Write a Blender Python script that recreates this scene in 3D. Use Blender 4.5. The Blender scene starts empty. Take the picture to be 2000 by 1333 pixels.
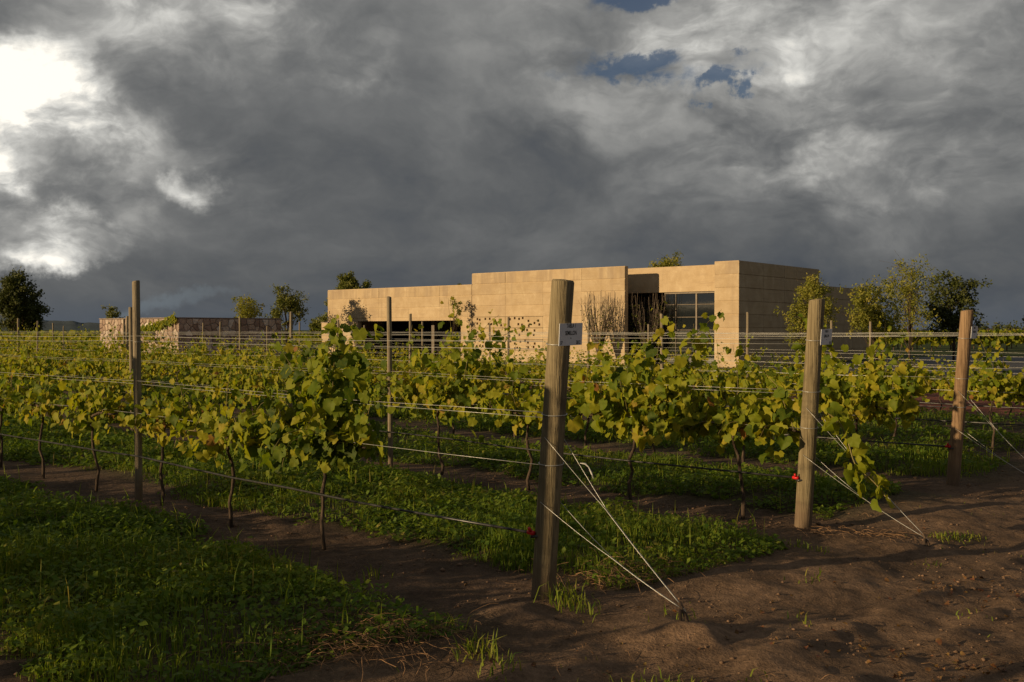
import bpy, math, random
import numpy as np
from mathutils import Vector, Matrix
scene = bpy.context.scene
C = scene.collection
R = math.radians

# ------------------------------------------------------------------ camera
cam_d = bpy.data.cameras.new('camera')
cam = bpy.data.objects.new('camera', cam_d); C.objects.link(cam)
cam.location = (0, 0, 1.6)
cam.rotation_euler = (R(90 - 0.634), 0, 0)
cam_d.lens = 35; cam_d.sensor_width = 36; cam_d.clip_start = 0.05; cam_d.clip_end = 20000
scene.camera = cam
F = 1944.0

# ------------------------------------------------------------------ view
vs = scene.view_settings
vs.view_transform = 'Standard'; vs.look = 'None'; vs.gamma = 1; vs.exposure = 0.0
scene.cycles.use_denoising = True
scene.cycles.max_bounces = 6; scene.cycles.diffuse_bounces = 3; scene.cycles.glossy_bounces = 3
scene.cycles.transmission_bounces = 4; scene.cycles.transparent_max_bounces = 6

# ------------------------------------------------------------------ sun
SUN_EL, SUN_AZ = 10.3, 65.0            # light travels to the right and away, low
lx, ly = math.sin(R(SUN_AZ)), math.cos(R(SUN_AZ))
Ldir = Vector((lx * math.cos(R(SUN_EL)), ly * math.cos(R(SUN_EL)), -math.sin(R(SUN_EL))))
sd = bpy.data.lights.new('sun', 'SUN'); sd.energy = 5.0; sd.angle = R(0.55); sd.color = (1.0, 0.74, 0.42)
sun = bpy.data.objects.new('sun', sd); C.objects.link(sun)
sun.rotation_euler = Ldir.to_track_quat('-Z', 'Y').to_euler(); sun.location = (-30, -20, 30)


# ------------------------------------------------------------------ node helper
class NT:
    def __init__(s, tree):
        s.t = tree; s.n = tree.nodes; s.l = tree.links
    def node(s, typ, **kw):
        nd = s.n.new(typ)
        for k, v in kw.items(): setattr(nd, k, v)
        return nd
    def put(s, sock, v):
        if isinstance(v, bpy.types.NodeSocket): s.l.new(v, sock)
        elif v is not None:
            if sock.type == 'RGBA' and not hasattr(v, '__len__'): v = (v, v, v, 1)
            elif sock.type == 'RGBA' and len(v) == 3: v = (*v, 1)
            elif sock.type == 'VECTOR' and not hasattr(v, '__len__'): v = (v, v, v)
            sock.default_value = v
    def math(s, op, a, b=None, c=None, clamp=False):
        nd = s.node('ShaderNodeMath', operation=op, use_clamp=clamp)
        for i, v in enumerate((a, b, c)):
            if v is not None: s.put(nd.inputs[i], v)
        return nd.outputs[0]
    def vec(s, op, a, b=None, out=0):
        nd = s.node('ShaderNodeVectorMath', operation=op)
        s.put(nd.inputs[0], a)
        if b is not None:
            if op == 'SCALE': s.put(nd.inputs['Scale'], b)
            else: s.put(nd.inputs[1], b)
        return nd.outputs[out] if op not in ('LENGTH', 'DOT_PRODUCT', 'DISTANCE') else nd.outputs['Value']
    def noise(s, vec, scale, detail=6, rough=0.55, dist=0.0, color=False, lac=2.0):
        nd = s.node('ShaderNodeTexNoise')
        s.put(nd.inputs['Vector'], vec); nd.inputs['Scale'].default_value = scale
        nd.inputs['Detail'].default_value = detail; nd.inputs['Roughness'].default_value = rough
        nd.inputs['Distortion'].default_value = dist; nd.inputs['Lacunarity'].default_value = lac
        return nd.outputs['Color' if color else 0]
    def mapr(s, v, a, b, c=0.0, d=1.0, smooth=True):
        nd = s.node('ShaderNodeMapRange', interpolation_type='SMOOTHSTEP' if smooth else 'LINEAR', clamp=True)
        s.put(nd.inputs['Value'], v)
        for k, x in zip(('From Min', 'From Max', 'To Min', 'To Max'), (a, b, c, d)): s.put(nd.inputs[k], x)
        return nd.outputs[0]
    def mix(s, f, a, b, blend='MIX'):
        nd = s.node('ShaderNodeMix', data_type='RGBA', blend_type=blend)
        nd.clamp_factor = True
        s.put(nd.inputs[0], f); s.put(nd.inputs[6], a); s.put(nd.inputs[7], b)
        return nd.outputs[2]
    def ramp(s, v, stops):
        nd = s.node('ShaderNodeValToRGB'); e = nd.color_ramp.elements
        while len(e) < len(stops): e.new(0.5)
        for el, (p, c) in zip(e, stops): el.position = p; el.color = (*c, 1)
        s.put(nd.inputs[0], v)
        return nd.outputs[0]


# ------------------------------------------------------------------ world: broken storm cloud over a low sun sky
world = bpy.data.worlds.new('World'); scene.world = world; world.use_nodes = True
w = NT(world.node_tree); w.n.clear()
sky = w.node('ShaderNodeTexSky', sky_type='NISHITA', sun_disc=False)
sky.sun_elevation = R(SUN_EL); sky.sun_rotation = math.atan2(-lx, -ly)
tc = w.node('ShaderNodeTexCoord'); D = tc.outputs['Generated']
sx = w.node('ShaderNodeSeparateXYZ'); w.put(sx.inputs[0], D)
dz = w.math('MAXIMUM', sx.outputs[2], 0.0)
den = w.math('ADD', dz, 0.50)
cx = w.node('ShaderNodeCombineXYZ')
w.put(cx.inputs[0], w.math('DIVIDE', sx.outputs[0], den)); w.put(cx.inputs[1], w.math('DIVIDE', sx.outputs[1], den)); w.put(cx.inputs[2], w.math('MULTIPLY', dz, 1.5))
P = cx.outputs[0]                                   # a cloud deck seen in perspective
wn = w.noise(P, 1.6, 4, 0.55, 0.0, True)
Pw = w.vec('ADD', P, w.vec('SCALE', w.vec('SUBTRACT', wn, (0.5, 0.5, 0.5)), 0.34))
n1 = w.noise(Pw, 1.5, 6, 0.52, 0.0)
Q = w.vec('MULTIPLY', D, (1.0, 1.0, 1.75))
qn = w.noise(Q, 3.0, 5, 0.55, 0.0, True)
Qw = w.vec('ADD', Q, w.vec('SCALE', w.vec('SUBTRACT', qn, (0.5, 0.5, 0.5)), 0.28))
n2 = w.noise(Qw, 6.5, 8, 0.56, 0.0)
n3 = w.noise(Qw, 20.0, 7, 0.60, 0.0)
e1 = w.noise(D, 5.0, 6, 0.55, 0.0, True)
e2 = w.noise(D, 19.0, 6, 0.62, 0.0, True)
off = w.vec('ADD', w.vec('SCALE', w.vec('SUBTRACT', e1, (0.5, 0.5, 0.5)), 0.17),
            w.vec('SCALE', w.vec('SUBTRACT', e2, (0.5, 0.5, 0.5)), 0.075))
Dw = w.vec('ADD', D, off)
Dl = w.vec('ADD', D, w.vec('ADD', w.vec('SCALE', w.vec('SUBTRACT', e1, (0.5, 0.5, 0.5)), 0.05), w.vec('SCALE', w.vec('SUBTRACT', e2, (0.5, 0.5, 0.5)), 0.06)))
def dir_of(px, py):
    v = Vector(((px - 1000) / F, 1, (645 - py) / F)); return v.normalized()
def blob(px, py, rx, ry, inner=0.15, Dw=Dw):
    c = dir_of(px, py); ax, az = rx / F, ry / F
    q = w.vec('MULTIPLY', w.vec('SUBTRACT', Dw, tuple(c)), (1 / ax, 1 / max(ax, az), 1 / az))
    return w.mapr(w.vec('LENGTH', q), 1.0, inner)
lum = w.mapr(n1, 0.28, 0.72, 0.102, 0.172, smooth=False)
lum = w.math('MULTIPLY', lum, w.mapr(n2, 0.28, 0.72, 0.74, 1.28, smooth=False))
lum = w.math('MULTIPLY', lum, w.mapr(n3, 0.28, 0.72, 0.93, 1.08, smooth=False))
lum = w.math('MULTIPLY', lum, w.mapr(dz, 0.0, 0.14, 0.62, 1.0))
vo = w.node('ShaderNodeTexVoronoi', feature='F1', normalize=True); w.put(vo.inputs['Vector'], w.vec('ADD', Qw, w.vec('SCALE', e2, 0.05)))
vo.inputs['Scale'].default_value = 9.0; vo.inputs['Detail'].default_value = 3.0; vo.inputs['Roughness'].default_value = 0.55
puff = w.mapr(vo.outputs['Distance'], 0.10, 0.52, 1.25, 0.35)          # heaped, cauliflower-like lumps
tex = w.math('MULTIPLY', w.mapr(n2, 0.38, 0.60, 0.35, 1.25), w.mapr(n3, 0.34, 0.62, 0.65, 1.25))
tex = w.math('MULTIPLY', tex, puff)
lum = w.math('MULTIPLY', lum, w.mapr(vo.outputs['Distance'], 0.10, 0.55, 1.10, 0.86))
lum = w.math('MULTIPLY', lum, w.mapr(dz, 0.10, 0.34, 1.0, 1.30))
def add(l, b, amp, textured=True):
    if textured: b = w.math('MULTIPLY', b, tex)
    return w.math('ADD', l, w.math('MULTIPLY', b, amp))
lum = add(lum, blob(1620, 80, 800, 380, 0.0), 0.20)
lum = add(lum, blob(1350, 60, 230, 100, 0.0), 0.26)
lum = add(lum, blob(1520, 220, 150, 190, 0.0), 0.26)
lum = add(lum, blob(1700, 300, 300, 80, 0.0), 0.12)
lum = add(lum, blob(700, 100, 130, 110, 0.0), 0.20)
lum = add(lum, blob(330, 30, 460, 170, 0.0), 0.26)
lum = add(lum, blob(390, 375, 66, 46, 0.0), 0.50)
lum = add(lum, blob(230, 330, 330, 150, 0.0), 0.16)
lum = add(lum, blob(10, 180, 230, 130, 0.15, Dl), 0.95)
lum = add(lum, blob(-40, 230, 120, 190, 0.2, Dl), 0.6)
lum = add(lum, blob(160, 240, 190, 90, 0.0, Dl), 0.45)
lum = add(lum, blob(20, 325, 130, 60, 0.10, Dl), 0.8)
# the lit cumulus low on the left, in front of the dark deck
lum = add(lum, blob(60, 450, 190, 66, 0.45, Dl), 0.40)
lum = add(lum, blob(150, 420, 80, 40, 0.2, Dl), 0.30)
lum = add(lum, blob(70, 495, 140, 30, 0.1, Dl), 0.25)
# colour of the cloud by its thickness
ccol = w.ramp(lum, [(0.0, (0.020, 0.028, 0.045)), (0.06, (0.047, 0.058, 0.076)), (0.12, (0.110, 0.115, 0.119)),
                    (0.30, (0.31, 0.308, 0.295)), (0.60, (0.64, 0.63, 0.59)), (1.0, (1.10, 1.05, 0.94))])
# pale clear strip under the deck on the left
strip = w.math('MULTIPLY', blob(200, 585, 300, 26, 0.2), 0.6)
ccol = w.mix(strip, ccol, (0.17, 0.20, 0.22))
hz = w.mapr(dz, 0.0, 0.045, 1.0, 0.0)
ccol = w.mix(w.math('MULTIPLY', hz, 0.45), ccol, (0.085, 0.105, 0.135))
Dg = w.vec('ADD', D, w.vec('ADD', w.vec('SCALE', w.vec('SUBTRACT', e1, (0.5, 0.5, 0.5)), 0.06), w.vec('SCALE', w.vec('SUBTRACT', e2, (0.5, 0.5, 0.5)), 0.11)))
gap = w.math('MAXIMUM', blob(1240, 128, 215, 50, 0.1, Dg), blob(1415, 152, 66, 34, 0.1, Dg))
gap = w.math('MAXIMUM', gap, blob(1250, -10, 120, 34, 0.3, Dl))
gap = w.mapr(w.math('MULTIPLY', gap, w.mapr(n3, 0.30, 0.55, 0.25, 1.15)), 0.08, 0.85)
bgs = w.node('ShaderNodeBackground'); w.put(bgs.inputs[0], w.mix(1.0, sky.outputs[0], (0.36, 0.39, 0.50), 'MULTIPLY')); bgs.inputs[1].default_value = 0.10
bgc = w.node('ShaderNodeBackground'); w.put(bgc.inputs[0], ccol); bgc.inputs[1].default_value = 1.0
ms = w.node('ShaderNodeMixShader'); w.put(ms.inputs[0], w.math('MULTIPLY', gap, 0.85)); w.l.new(bgc.outputs[0], ms.inputs[1]); w.l.new(bgs.outputs[0], ms.inputs[2])
world.cycles.sampling_method = 'MANUAL'; world.cycles.sample_map_resolution = 512
wo = w.node('ShaderNodeOutputWorld'); w.l.new(ms.outputs[0], wo.inputs[0])

# ------------------------------------------------------------------ general helpers
rng = np.random.default_rng(7)
rnd = random.Random(7)

def hash2(ix, iy, seed):
    h = np.sin(ix * 127.1 + iy * 311.7 + seed * 74.7) * 43758.5453
    return h - np.floor(h)
def vn(x, y, seed=0.0):
    x = np.asarray(x, float); y = np.asarray(y, float)
    ix, iy = np.floor(x), np.floor(y); fx, fy = x - ix, y - iy
    fx = fx * fx * (3 - 2 * fx); fy = fy * fy * (3 - 2 * fy)
    a, b = hash2(ix, iy, seed), hash2(ix + 1, iy, seed)
    c, d = hash2(ix, iy + 1, seed), hash2(ix + 1, iy + 1, seed)
    return (a * (1 - fx) + b * fx) * (1 - fy) + (c * (1 - fx) + d * fx) * fy
def sstep(a, b, x):
    t = np.clip((np.asarray(x, float) - a) / (b - a), 0, 1); return t * t * (3 - 2 * t)

def mesh_from(name, verts, faces, smooth=False):
    me = bpy.data.meshes.new(name)
    me.from_pydata([tuple(v) for v in verts], [], faces)
    if smooth: me.polygons.foreach_set('use_smooth', [True] * len(me.polygons))
    me.update(); return me
def mesh_np(name, V, T, smooth=False, nper=3):
    """fast mesh from numpy vertices and equal-sized faces"""
    me = bpy.data.meshes.new(name)
    V = np.ascontiguousarray(V, dtype=np.float32); T = np.ascontiguousarray(T, dtype=np.int32)
    me.vertices.add(len(V)); me.vertices.foreach_set('co', V.ravel())
    me.loops.add(T.size); me.loops.foreach_set('vertex_index', T.ravel())
    me.polygons.add(len(T)); me.polygons.foreach_set('loop_start', np.arange(0, T.size, nper, dtype=np.int32))
    me.polygons.foreach_set('loop_total', np.full(len(T), nper, dtype=np.int32))
    if smooth: me.polygons.foreach_set('use_smooth', np.ones(len(T), dtype=bool))
    me.update(calc_edges=True); return me
def set_attr(me, name, vals):
    a = me.attributes.new(name, 'FLOAT', 'POINT'); a.data.foreach_set('value', np.ascontiguousarray(vals, dtype=np.float32))
def set_col(me, name, cols):
    a = me.attributes.new(name, 'FLOAT_COLOR', 'POINT')
    c = np.ones((len(cols), 4), dtype=np.float32); c[:, :3] = cols; a.data.foreach_set('color', c.ravel())

class MB:
    """collects shapes into one mesh"""
    def __init__(s): s.v = []; s.f = []
    def addm(s, vs, fs):
        o = len(s.v); s.v += [tuple(v) for v in vs]; s.f += [tuple(i + o for i in f) for f in fs]
    def box(s, x0, x1, y0, y1, z0, z1):
        v = [(x0, y0, z0), (x1, y0, z0), (x1, y1, z0), (x0, y1, z0), (x0, y0, z1), (x1, y0, z1), (x1, y1, z1), (x0, y1, z1)]
        s.addm(v, [(0, 3, 2, 1), (4, 5, 6, 7), (0, 1, 5, 4), (1, 2, 6, 5), (2, 3, 7, 6), (3, 0, 4, 7)])
    def tube(s, pts, rad, n=8, cap=True):
        pts = [Vector(p) for p in pts]
        if not hasattr(rad, '__len__'): rad = [rad] * len(pts)
        up = Vector((0, 0, 1)); rings = []
        vs, fs = [], []
        for i, p in enumerate(pts):
            t = (pts[min(i + 1, len(pts) - 1)] - pts[max(i - 1, 0)])
            t = t.normalized() if t.length > 1e-9 else up
            a = t.cross(up) if abs(t.dot(up)) < 0.95 else t.cross(Vector((1, 0, 0)))
            a.normalize(); b = t.cross(a)
            for j in range(n):
                q = 2 * math.pi * j / n
                vs.append(p + (a * math.cos(q) + b * math.sin(q)) * rad[i])
        for i in range(len(pts) - 1):
            for j in range(n):
                k = (j + 1) % n
                fs.append((i * n + j, (i + 1) * n + j, (i + 1) * n + k, i * n + k))
        if cap:
            fs.append(tuple(range(n))); fs.append(tuple((len(pts) - 1) * n + j for j in reversed(range(n))))
        s.addm(vs, fs)
    def mesh(s, name, smooth=False): return mesh_from(name, s.v, s.f, smooth)

def obj(name, me, mat=None, parent=None, loc=None, kind=None, label=None, cat=None, group=None):
    if mat is not None and not me.materials: me.materials.append(mat)
    o = bpy.data.objects.new(name, me); C.objects.link(o)
    if parent is not None: o.parent = parent
    if loc is not None: o.location = loc
    tag(o, label, cat, group, kind); return o
def tag(o, label=None, cat=None, group=None, kind=None):
    if label: o['label'] = label
    if cat: o['category'] = cat
    if group: o['group'] = group
    if kind: o['kind'] = kind
    return o
def empty(name, loc, rz=0.0, label=None, cat=None, group=None):
    o = bpy.data.objects.new(name, None); C.objects.link(o); o.location = loc; o.rotation_euler = (0, 0, rz)
    o.empty_display_size = 0.2
    return tag(o, label, cat, group)

# ------------------------------------------------------------------ materials
def newmat(name):
    m = bpy.data.materials.new(name); m.use_nodes = True
    t = NT(m.node_tree); t.n.clear()
    t.out = t.node('ShaderNodeOutputMaterial'); t.p = t.node('ShaderNodeBsdfPrincipled')
    t.l.new(t.p.outputs[0], t.out.inputs[0]); t.p.inputs['Roughness'].default_value = 0.8
    t.p.inputs['Specular IOR Level'].default_value = 0.3
    return m, t
def bump(t, h, strength, dist):
    b = t.node('ShaderNodeBump'); b.inputs['Strength'].default_value = strength; b.inputs['Distance'].default_value = dist
    t.put(b.inputs['Height'], h); t.l.new(b.outputs[0], t.p.inputs['Normal'])
def coord(t, kind='Object', scale=None):
    c = t.node('ShaderNodeTexCoord').outputs[kind]
    return t.vec('MULTIPLY', c, scale) if scale else c
def attr(t, name, out='Fac'):
    a = t.node('ShaderNodeAttribute', attribute_name=name); return a.outputs[out]

def mat_soil():
    m, t = newmat('soil'); c = coord(t)
    col = attr(t, 'Col', 'Color')
    a = t.noise(c, 1.7, 8, 0.6); b = t.noise(c, 14, 8, 0.65); g = t.noise(c, 70, 5, 0.6)
    f = t.math('MULTIPLY', t.mapr(a, 0.3, 0.7, 0.70, 1.25), t.mapr(b, 0.3, 0.7, 0.75, 1.22))
    f = t.math('MULTIPLY', f, t.mapr(g, 0.3, 0.7, 0.80, 1.2))
    vm = t.vec('SCALE', col, f)
    t.l.new(vm, t.p.inputs['Base Color']); t.p.inputs['Roughness'].default_value = 0.95
    t.p.inputs['Specular IOR Level'].default_value = 0.15
    h = t.math('ADD', t.math('MULTIPLY', b, 1.0), t.math('MULTIPLY', g, 0.35))
    bump(t, h, 0.9, 0.035); return m
def mat_leaf(name, stops, trans=0.35, objrand=False, rough=0.5):
    m, t = newmat(name)
    on = t.node('ShaderNodeObjectInfo'); oi = on.outputs['Random']
    if objrand:
        sc_ = t.node('ShaderNodeSeparateColor'); t.l.new(on.outputs['Color'], sc_.inputs[0]); v = sc_.outputs[0]
    else: v = t.math('FRACT', t.math('ADD', attr(t, 'tint'), t.math('MULTIPLY', oi, 0.12)))
    col = t.ramp(v, stops)
    nz = t.noise(coord(t), 22 if not objrand else 3.0, 4, 0.6)
    col = t.mix(t.mapr(nz, 0.35, 0.75, 0.0, 0.34), col, (0.25, 0.235, 0.02))
    t.l.new(col, t.p.inputs['Base Color']); t.p.inputs['Roughness'].default_value = rough + 0.12; t.p.inputs['Specular IOR Level'].default_value = 0.22
    tr = t.node('ShaderNodeBsdfTranslucent'); t.l.new(t.mix(1.0, col, (1.25, 1.25, 0.7), 'MULTIPLY'), tr.inputs[0])
    mx = t.node('ShaderNodeMixShader'); mx.inputs[0].default_value = trans
    t.l.new(t.p.outputs[0], mx.inputs[1]); t.l.new(tr.outputs[0], mx.inputs[2]); t.l.new(mx.outputs[0], t.out.inputs[0])
    return m
VINE = [(0.0, (0.040, 0.076, 0.007)), (0.2, (0.115, 0.17, 0.010)), (0.45, (0.235, 0.26, 0.014)), (0.72, (0.35, 0.325, 0.02)),
        (0.93, (0.40, 0.31, 0.03)), (0.985, (0.34, 0.20, 0.04)), (1.0, (0.30, 0.12, 0.04))]
def mat_wood(name, a, b, dark):
    m, t = newmat(name)
    c = coord(t, 'Object', (1, 1, 0.045)); c2 = coord(t)
    n = t.noise(c, 46, 8, 0.65, 0.6); n2 = t.noise(c2, 5, 6, 0.6); n3 = t.noise(coord(t, 'Object', (1, 1, 0.02)), 120, 4, 0.5)
    col = t.mix(t.mapr(n, 0.40, 0.60), a, b)
    col = t.mix(t.math('MULTIPLY', t.mapr(n2, 0.5, 0.72), 0.7), col, dark)
    col = t.mix(t.math('MULTIPLY', t.mapr(n3, 0.60, 0.72), 0.75), col, tuple(x * 0.35 for x in dark))
    pale = t.noise(coord(t, 'Object', (1, 1, 0.10)), 60, 5, 0.6)
    col = t.mix(t.math('MULTIPLY', t.mapr(pale, 0.62, 0.74), 0.55), col, tuple(min(1, x * 1.9) for x in a))
    sz_ = t.node('ShaderNodeSeparateXYZ'); t.put(sz_.inputs[0], c2)
    spl = t.mapr(t.math('ADD', sz_.outputs[2], t.math('MULTIPLY', n2, -0.45)), -0.12, 0.12, 1.0, 0.0)
    if 'bark' not in name: col = t.mix(t.math('MULTIPLY', spl, 0.75), col, (0.15, 0.10, 0.065))
    knot = t.node('ShaderNodeTexVoronoi'); t.put(knot.inputs['Vector'], coord(t, 'Object', (6.0, 6.0, 2.2))); knot.inputs['Scale'].default_value = 1.0
    col = t.mix(t.mapr(knot.outputs['Distance'], 0.10, 0.16, 0.8, 0.0), col, tuple(x * 0.5 for x in dark))
    t.l.new(col, t.p.inputs['Base Color']); t.p.inputs['Roughness'].default_value = 0.85
    bump(t, t.math('ADD', n, t.math('MULTIPLY', n3, -0.8)), 0.8, 0.012); return m
def mat_plain(name, col, rough=0.8, metal=0.0, var=0.25, scale=8.0, spec=0.3, bmp=0.0):
    m, t = newmat(name); n = t.noise(coord(t), scale, 6, 0.6)
    c = t.mix(t.mapr(n, 0.3, 0.7), tuple(x * (1 - var) for x in col), tuple(min(1, x * (1 + var)) for x in col))
    t.l.new(c, t.p.inputs['Base Color']); t.p.inputs['Roughness'].default_value = rough
    t.p.inputs['Metallic'].default_value = metal; t.p.inputs['Specular IOR Level'].default_value = spec
    if bmp: bump(t, n, bmp, 0.02)
    return m
def mat_earth(top=0.0):
    m, t = newmat('rammed_earth')
    geo = t.node('ShaderNodeNewGeometry').outputs['Position']
    oi = t.node('ShaderNodeObjectInfo').outputs['Random']
    streak = t.noise(t.vec('MULTIPLY', geo, (2.2, 2.2, 0.16)), 1.0, 7, 0.65)
    big = t.noise(geo, 0.55, 7, 0.6); mid = t.noise(geo, 2.4, 8, 0.62); fine = t.noise(geo, 26, 6, 0.6)
    lay = t.noise(t.vec('MULTIPLY', geo, (0.7, 0.7, 11.0)), 1.0, 6, 0.6)
    col = t.mix(t.mapr(mid, 0.3, 0.7), (0.43, 0.32, 0.19), (0.51, 0.395, 0.25))
    col = t.mix(t.math('MULTIPLY', t.mapr(big, 0.52, 0.70), 0.5), col, (0.38, 0.285, 0.19))
    col = t.mix(t.math('MULTIPLY', t.mapr(lay, 0.55, 0.72), 0.6), col, (0.345, 0.255, 0.17))
    pale = t.noise(geo, 1.3, 6, 0.65, 0.4)
    col = t.mix(t.math('MULTIPLY', t.mapr(pale, 0.54, 0.70), 0.55), col, (0.62, 0.51, 0.34))
    col = t.mix(1.0, col, t.mix(oi, (0.93, 0.925, 0.92), (1.05, 1.045, 1.04)), 'MULTIPLY')
    col = t.mix(t.math('MULTIPLY', t.mapr(streak, 0.56 - 0.14 * top, 0.72 - 0.10 * top), 0.45 + 0.15 * top), col, (0.30, 0.225, 0.155))
    col = t.mix(t.mapr(fine, 0.3, 0.7, 0.0, 0.22), col, (0.30, 0.22, 0.14))
    t.l.new(col, t.p.inputs['Base Color']); t.p.inputs['Roughness'].default_value = 0.95
    bump(t, t.math('ADD', fine, t.math('MULTIPLY', lay, 0.8)), 0.35, 0.02); return m
def mat_stone():
    m, t = newmat('rubble_stone'); c = t.node('ShaderNodeNewGeometry').outputs['Position']
    oi = t.node('ShaderNodeObjectInfo').outputs['Random']
    col = t.ramp(oi, [(0.0, (0.28, 0.20, 0.155)), (0.35, (0.38, 0.285, 0.22)), (0.65, (0.47, 0.37, 0.29)), (0.9, (0.58, 0.49, 0.40)), (1.0, (0.68, 0.62, 0.54))])
    n = t.noise(c, 9, 7, 0.65)
    col = t.mix(t.mapr(n, 0.35, 0.7, 0.0, 0.5), col, (0.14, 0.09, 0.075))
    t.l.new(col, t.p.inputs['Base Color']); t.p.inputs['Roughness'].default_value = 0.95
    bump(t, n, 0.6, 0.04); return m
def mat_glass():
    m, t = newmat('window_glass')
    t.put(t.p.inputs['Base Color'], (0.012, 0.014, 0.014)); t.p.inputs['Roughness'].default_value = 0.03
    t.p.inputs['Specular IOR Level'].default_value = 0.5; t.p.inputs['IOR'].default_value = 2.6
    n = t.noise(coord(t), 1.2, 3, 0.5); bump(t, n, 0.05, 0.02); return m
def mat_asphalt():
    m, t = newmat('asphalt'); c = coord(t)
    a = t.noise(c, 0.35, 6, 0.6); b = t.noise(c, 40, 5, 0.6)
    col = t.mix(t.mapr(a, 0.3, 0.7), (0.05, 0.048, 0.05), (0.085, 0.08, 0.08))
    col = t.mix(t.mapr(b, 0.4, 0.7, 0, 0.5), col, (0.12, 0.115, 0.11))
    t.l.new(col, t.p.inputs['Base Color']); t.p.inputs['Roughness'].default_value = 0.75
    bump(t, b, 0.3, 0.01); return m
M = dict(
    soil=mat_soil(), leaf_one=mat_leaf('vine_leaf', VINE, 0.46, True), leaf=mat_leaf('vine_foliage', VINE, 0.46),
    post=mat_wood('weathered_post', (0.155, 0.12, 0.066), (0.25, 0.20, 0.115), (0.085, 0.068, 0.042)),
    post_red=mat_wood('reddish_post', (0.20, 0.125, 0.068), (0.30, 0.195, 0.11), (0.13, 0.078, 0.045)),
    stake=mat_wood('grey_stake', (0.20, 0.16, 0.105), (0.27, 0.22, 0.15), (0.10, 0.08, 0.06)),
    bark=mat_wood('vine_bark', (0.05, 0.034, 0.024), (0.10, 0.068, 0.046), (0.03, 0.021, 0.015)),
    cane=mat_plain('green_cane', (0.20, 0.16, 0.06), 0.6), wire=mat_plain('galvanised_wire', (0.46, 0.45, 0.42), 0.42, 0.5, 0.15, 40),
    pipe=mat_plain('black_pipe', (0.028, 0.027, 0.026), 0.35, 0, 0.4, 20, 0.5), red=mat_plain('red_plastic', (0.55, 0.02, 0.02), 0.4),
    white=mat_plain('sign_white', (0.70, 0.71, 0.74), 0.5, 0, 0.05, 12), ink=mat_plain('sign_ink', (0.012, 0.012, 0.014), 0.6),
    earth=mat_earth(), earth_top=mat_earth(1.0), stone=mat_stone(), mortar=mat_plain('mortar', (0.24, 0.19, 0.16), 0.95, 0, 0.3, 6),
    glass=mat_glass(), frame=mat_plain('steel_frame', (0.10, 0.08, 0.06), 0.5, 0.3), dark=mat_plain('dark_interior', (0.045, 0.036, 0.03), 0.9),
    roof=mat_plain('roof_gravel', (0.22, 0.19, 0.16), 0.95), asphalt=mat_asphalt(), kerb=mat_plain('concrete_kerb', (0.30, 0.28, 0.25), 0.9),
    straw=mat_plain('dry_straw', (0.20, 0.115, 0.06), 0.9, 0, 0.5, 30), clod=mat_plain('soil_clod', (0.17, 0.105, 0.066), 0.95, 0, 0.4, 20),
    twig=mat_plain('bare_twig', (0.15, 0.115, 0.085), 0.9), hill=mat_plain('hill_forest', (0.05, 0.075, 0.085), 1.0, 0, 0.3, 0.002),
    string=mat_plain('white_cord', (0.6, 0.58, 0.54), 0.8))
GR = [(0.0, (0.045, 0.10, 0.010)), (0.4, (0.10, 0.175, 0.015)), (0.75, (0.18, 0.235, 0.022)), (0.93, (0.26, 0.25, 0.04)), (1.0, (0.28, 0.21, 0.08))]
M['grass'] = mat_leaf('grass', GR, 0.4, False, 0.5)
M['tree_dark'] = mat_leaf('dark_foliage', [(0, (0.018, 0.03, 0.010)), (0.6, (0.04, 0.058, 0.016)), (1, (0.075, 0.085, 0.025))], 0.2)
M['tree_mid'] = mat_leaf('mid_foliage', [(0, (0.065, 0.09, 0.016)), (0.6, (0.14, 0.155, 0.03)), (1, (0.22, 0.21, 0.05))], 0.25)
M['tree_pale'] = mat_leaf('pale_foliage', [(0, (0.13, 0.155, 0.022)), (0.6, (0.25, 0.25, 0.04)), (1, (0.37, 0.31, 0.07))], 0.4)

# ------------------------------------------------------------------ vineyard layout (metres)
P0 = np.array([0.181, 5.87]); STEP = np.array([2.17, 2.16]); DROW = np.array([-0.728, 0.686]); NROW = np.array([0.686, 0.728])
N0 = float(P0 @ NROW); NSP = float(STEP @ NROW)
def rowpt(k, s, off=0.0):
    p = P0 + STEP * k + DROW * s + NROW * off
    return float(p[0]), float(p[1])
ROWANG = math.atan2(DROW[1], DROW[0])
ROWS = range(0, 7)
NEARROWS = range(-3, 7)  # negative rows are unseen, added to cast shade into the foreground
ENDSHIFT = {-1: 1.15, -2: 0.2, -3: -0.5}  # end offsets of the added rows, kept out of view and set for shade
ROWEND = {0: 16, 1: 24, 2: 32, 3: 40, 4: 48, 5: 50, 6: 34, -1: 16, -2: 16, -3: 18}
# building frame
BC = np.array([9.57, 42.0]); BU = np.array([0.764, -0.645]); BV = np.array([0.645, 0.764])
BANG = math.atan2(BU[1], BU[0])

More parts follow.
